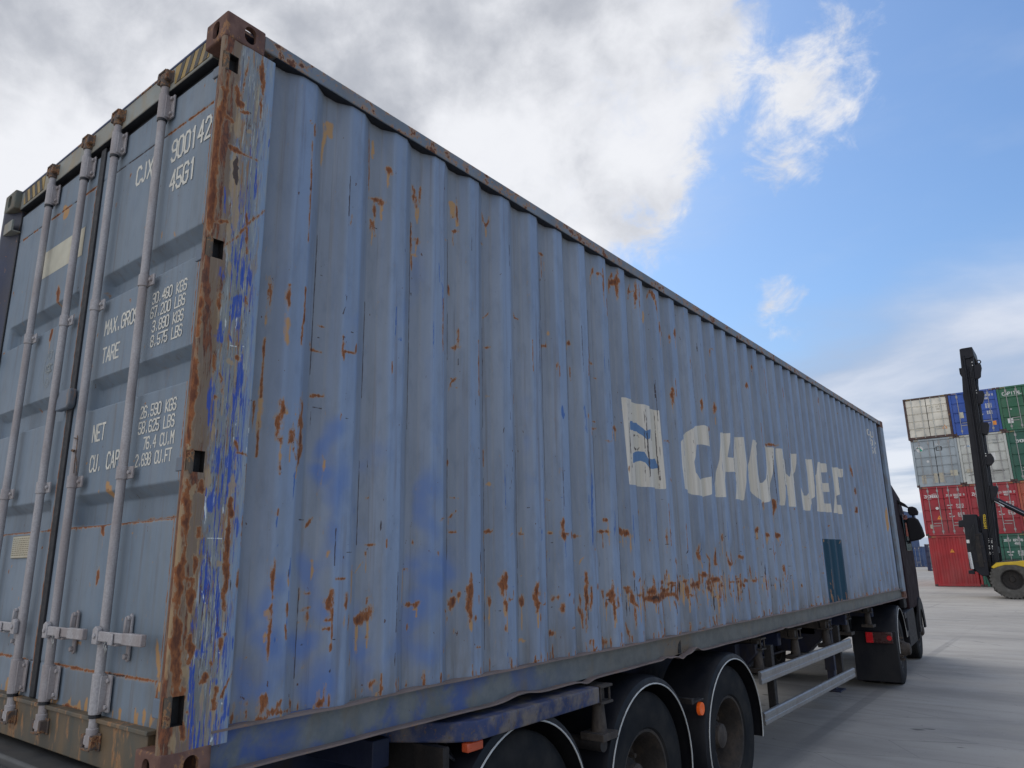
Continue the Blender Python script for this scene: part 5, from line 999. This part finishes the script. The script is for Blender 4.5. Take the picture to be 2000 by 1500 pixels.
# far stacks glimpsed between the cab and the red containers
FG = 'containers far across the yard'
def far_c(col, label, x, y, k, H=2.591): return bg_container(col, label, x, y, G + .01 + H * k, H, group=FG)
for k in range(4): far_c('fblue', ['far blue container, lowest of the tall far stack behind the mirrors', 'far blue container, second up in the tall far stack behind the mirrors', 'far blue container, third up in the tall far stack behind the mirrors', 'far blue container, top of the tall far stack behind the mirrors'][k], -28.05, 165, k)
far_c('fblue', 'far blue container on the ground, seen just below the lorry mirrors', -18.84, 120, 0, 2.896)
far_c('navy', 'far navy container on the ground beside the left red stack', -11.80, 92, 0, 2.896)

# ------------------------------------------------------------------ the container handler
hd = thing('container_handler', 'yellow and black container handler with tall black mast and big dusty tyres', 'container handler', (0, 36.2, 0))
def HP(pts, y0, y1, name, mat, bev=.02, parent=None): return MB().prism(pts, y0, y1, 'y').build(name, mat, parent or hd, bev)
# mast: two channels a side, leaning a little
for y in (.0, 1.55):
    HP([(-.70, 9.69), (-.62, 9.72), (-.62, 5.4), (-.80, 1.5), (-.90, -.55), (-1.05, -.55), (-1.045, 1.5), (-.90, 5.64), (-.84, 7.8), (-.74, 8.9)], y, y + .22, 'mast_outer_rail', M_MAST)
    HP([(-.60, 9.60), (-.20, 9.60), (-.24, 8.95), (-.33, 8.3), (-.355, 7.7), (-.41, 5.4), (-.48, 2.6), (-.56, 1.2), (-.62, -.35), (-.92, -.35), (-.76, 1.5), (-.66, 5.4)], y + .05, y + .20, 'mast_inner_rail', M_MAST)
    MB().tube([(-.58, y - .03, 9.4), (-.66, y - .03, 5.4), (-.80, y - .03, .3)], .035, 8).tube([(-.50, y - .02, 8.9), (-.57, y - .02, 4.0)], .02, 6).build('lift_chain', M_MAST, hd)
HP([(-.70, 9.72), (-.62, 9.745), (-.20, 9.745), (-.18, 9.30), (-.38, 9.24), (-.68, 9.24)], -.02, 1.80, 'mast_head', M_MAST)
for z in (8.75, 7.55, 5.0, 3.2, .8): MB().box(-.85 - (9 - z) * .02, -.45 - (9 - z) * .02, .18, 1.60, z - .14, z + .14).build('cross_tie', M_MAST, hd)
HP([(-.25, 8.90), (-.10, 8.92), (-.06, 8.95), (.01, 8.90), (.02, 8.72), (-.03, 8.55), (-.07, 8.33), (-.16, 8.27), (-.33, 8.26)], .0, .16, 'hose_bracket', M_MAST)
MB().lathe([(-.02, .055), (.02, .055), (.02, .10), (-.02, .10)], c=(-.055, .06, 9.02), axis='y', n=20).build('lifting_eye', M_MAST, hd)
for P in ([(-.40, 7.70), (-.09, 7.70), (-.05, 7.56), (-.12, 7.30), (-.18, 7.16), (-.38, 7.10)], [(-.42, 6.30), (-.12, 6.28), (-.08, 6.14), (-.16, 5.82), (-.24, 5.72), (-.41, 5.80)], [(-.46, 4.90), (-.20, 4.90), (-.13, 4.72), (-.14, 4.55), (-.28, 4.38), (-.46, 4.42)], [(-.49, 3.52), (-.20, 3.48), (-.16, 3.38), (-.25, 3.12), (-.33, 2.86), (-.49, 2.75)]): HP(P, .02, .30, 'mast_roller_block', M_MAST)
MB().tube([(-.36, -.06, 2.86), (-.05, -.06, 2.58)], .055, 10).build('tilt_cylinder_eye', M_CHR, hd)
for dy in (-.02, 1.6): MB().tube([(-.38, dy, 2.93), (.62, dy, 2.23), (1.55, dy, 1.58)], .115, 14).build('tilt_cylinder', M_MAST, hd, smooth=True)
MB().tube([(-.20, -.155, 2.82), (.60, -.155, 2.26)], .012, 6).build('pipe', M_CHR, hd)
for zz in (9.0, 8.85, 7.70, 7.58, 4.86, 4.76): MB().lathe([(-.012, .001), (-.012, .022), (.01, .022)], c=(-.60 + (zz - 9) * .022, -.012, zz), axis='y', n=8, closed=False).lathe([(-.012, .001), (-.012, .022), (.01, .022)], c=(-.30 + (zz - 9) * .022, -.012, zz + .04), axis='y', n=8, closed=False).build('bolt', M_WHT, hd)
for dx, dz in ((0, 0), (.05, .1), (.10, -.1)):
    MB().tube([(-.42 + dx, -.03, 8.7 + dz), (-.50 + dx, -.05, 6.5), (-.56 + dx, -.04, 4.2), (-.66 + dx, -.05, 2.2), (-.72 + dx, -.08, 1.2)], .016, 6).build('hydraulic_hose', M_GASKET_SHADE, hd)
MB().tube([(-.30, .4, 9.2), (-.38, .4, 6.0), (-.52, .4, 2.5), (-.66, .4, .2)], .06, 8).build('lift_cylinder', M_MAST, hd)
# carriage with side arms
HP([(-1.60, 2.32), (-1.08, 2.30), (-1.10, 1.55), (-.98, 1.50), (-.96, -.28), (-1.26, -.28), (-1.50, .0), (-1.66, .02), (-1.62, 1.55), (-1.60, 1.80), (-1.82, 1.78), (-1.80, 2.06), (-1.62, 2.08)], -.35, .05, 'carriage', M_MAST, .03)
HP([(-1.60, 2.32), (-1.08, 2.30), (-1.10, 1.55), (-.98, 1.50), (-.96, -.28), (-1.26, -.28), (-1.50, .0), (-1.66, .02)], 1.75, 2.1, 'carriage', M_MAST, .03)
MB().box(-1.60, -1.10, .05, 1.76, -.1, .35).box(-1.60, -1.15, .05, 1.76, 1.6, 2.2).build('carriage_crossbar', M_MAST, hd)
MB().tube([(-1.56, -.40, .72), (-1.54, -.40, .02)], .070, 12).build('lock_cylinder', M_CHR, hd, smooth=True); HP([(-1.70, -.03), (-1.50, -.03), (-1.50, -.20), (-1.72, -.18)], -.46, -.2, 'hook', M_MAST)
MB().box(-1.61, -1.50, -.362, -.355, 1.10, 1.24).build('white_sticker', M_WHT, hd)
for k in range(4): MB().tube([(-1.50 + k * .03, -.37, .78), (-1.44 + k * .05, -.40, 1.2), (-1.36 + k * .04, -.38, 1.7 + .08 * k)], .018, 6).build('hydraulic_hose', M_GASKET_SHADE, hd)
for z_ in (1.42, .92, .30): MB().box(-1.50, -1.02, -.375, -.352, z_, z_ + .06).build('carriage_rib', M_DARK, hd)
MB().box(-1.30, -1.12, -.38, -.352, .1, 1.4).build('carriage_rib', M_DARK, hd)
# lettering on the mast: reads upwards, yellow with a white first letter
HYT = (-.79, -.012, 1.70)
lettering('mast_lettering', [('HYSTER', 0, 0, .125, .075, .100, .030)], HYT, (.10, 0, .995), (-.995, 0, .10), M_YELH, hd, .004)
lettering('mast_lettering', [('H 18 XM', 0, 0, .12, .07, .095, .026)], (-.76, -.012, .62), (.10, 0, .995), (-.995, 0, .10), M_WHT, hd, .004)
# chassis, fender, axle, body, cab
HP([(-.98, -.35), (-.62, -.35), (-.45, -.80), (-.55, -1.02), (-.78, -1.02), (-.95, -.88)], .12, 1.70, 'axle_housing', M_MAST)
HP([(-1.15, -.24), (-.98, -.24), (-.84, -.72), (-.86, -.78), (-1.02, -.74)], -.05, .08, 'step_plate', M_DARK)
HP([(-.86, .09), (-.65, .27), (.29, .335), (1.6, .335), (1.6, -.35), (.98, -.35), (.62, -.02), (.28, .085), (.02, .17), (-.36, .175), (-.62, .105), (-.78, .03)], -.52, .10, 'front_fender', M_YELH, .02)
HP([(-.86, .09), (-.65, .27), (.29, .335), (1.6, .335), (1.6, -.35), (.98, -.35), (.62, -.02), (.28, .085), (.02, .17), (-.36, .175), (-.62, .105), (-.78, .03)], 1.7, 2.32, 'front_fender', M_YELH, .02)
HP([(-.3, -.75), (6.0, -.75), (6.0, .1), (4.4, .35), (-.3, .2)], .35, 1.5, 'chassis', M_MAST); HP([(2.9, .1), (6.3, .1), (6.3, 1.0), (5.9, 1.25), (2.9, 1.2)], .1, 1.8, 'engine_cover', M_YELH, .06)
HP([(1.3, .35), (2.9, .35), (2.9, 2.3), (2.6, 2.45), (1.55, 2.45), (1.25, 1.4)], .35, 1.55, 'operator_cab', M_CABK, .05); HP([(1.42, 1.15), (2.75, 1.15), (2.7, 2.25), (1.66, 2.25)], .335, .352, 'cab_window', M_GLASS, .01)
def hwheel(x, y):
    w_ = bpy.data.objects.new('wheel', None); C.objects.link(w_); w_.parent = hd; w_.location = (x, y, G + .785)
    R = .79; h = .26
    MB().lathe([(-h * .8, .39), (-h, .46), (-h * 1.02, .62), (-h * .95, .735), (-h * .8, .765), (h * .8, .765), (h * .95, .735), (h * 1.02, .62), (h, .46), (h * .8, .39)], axis='y', n=64).build('tyre', M_TYREH, w_, smooth=True)
    lg = MB()
    for k in range(34):
        a = 2 * PI * k / 34; ca, sa = math.cos(a), math.sin(a)
        Mx = Matrix(((ca, 0, -sa, 0), (0, 1, 0, 0), (sa, 0, ca, 0), (0, 0, 0, 1)))
        lg.box(.70, .792, -h * 1.0, -h * .12, -.035, .035, Mx); lg.box(.72, .792, h * .12, h * 1.0, .03, .10, Mx)
    lg.build('tread', M_TYREH, w_, .008)
    MB().lathe([(-h * .86, .392), (-h * .93, .40), (-h * .9, .375), (-h * .2, .35), (-h * .15, .30), (-h * .18, .12), (-h * .3, .10), (-h * .3, .001), (h * .3, .001), (h * .8, .39)], axis='y', n=48, closed=False).build('rim', M_DARK, w_, smooth=True)
for x in (-.20, 4.9):
    for y in (-.24, 1.96 + .1): hwheel(x, y)
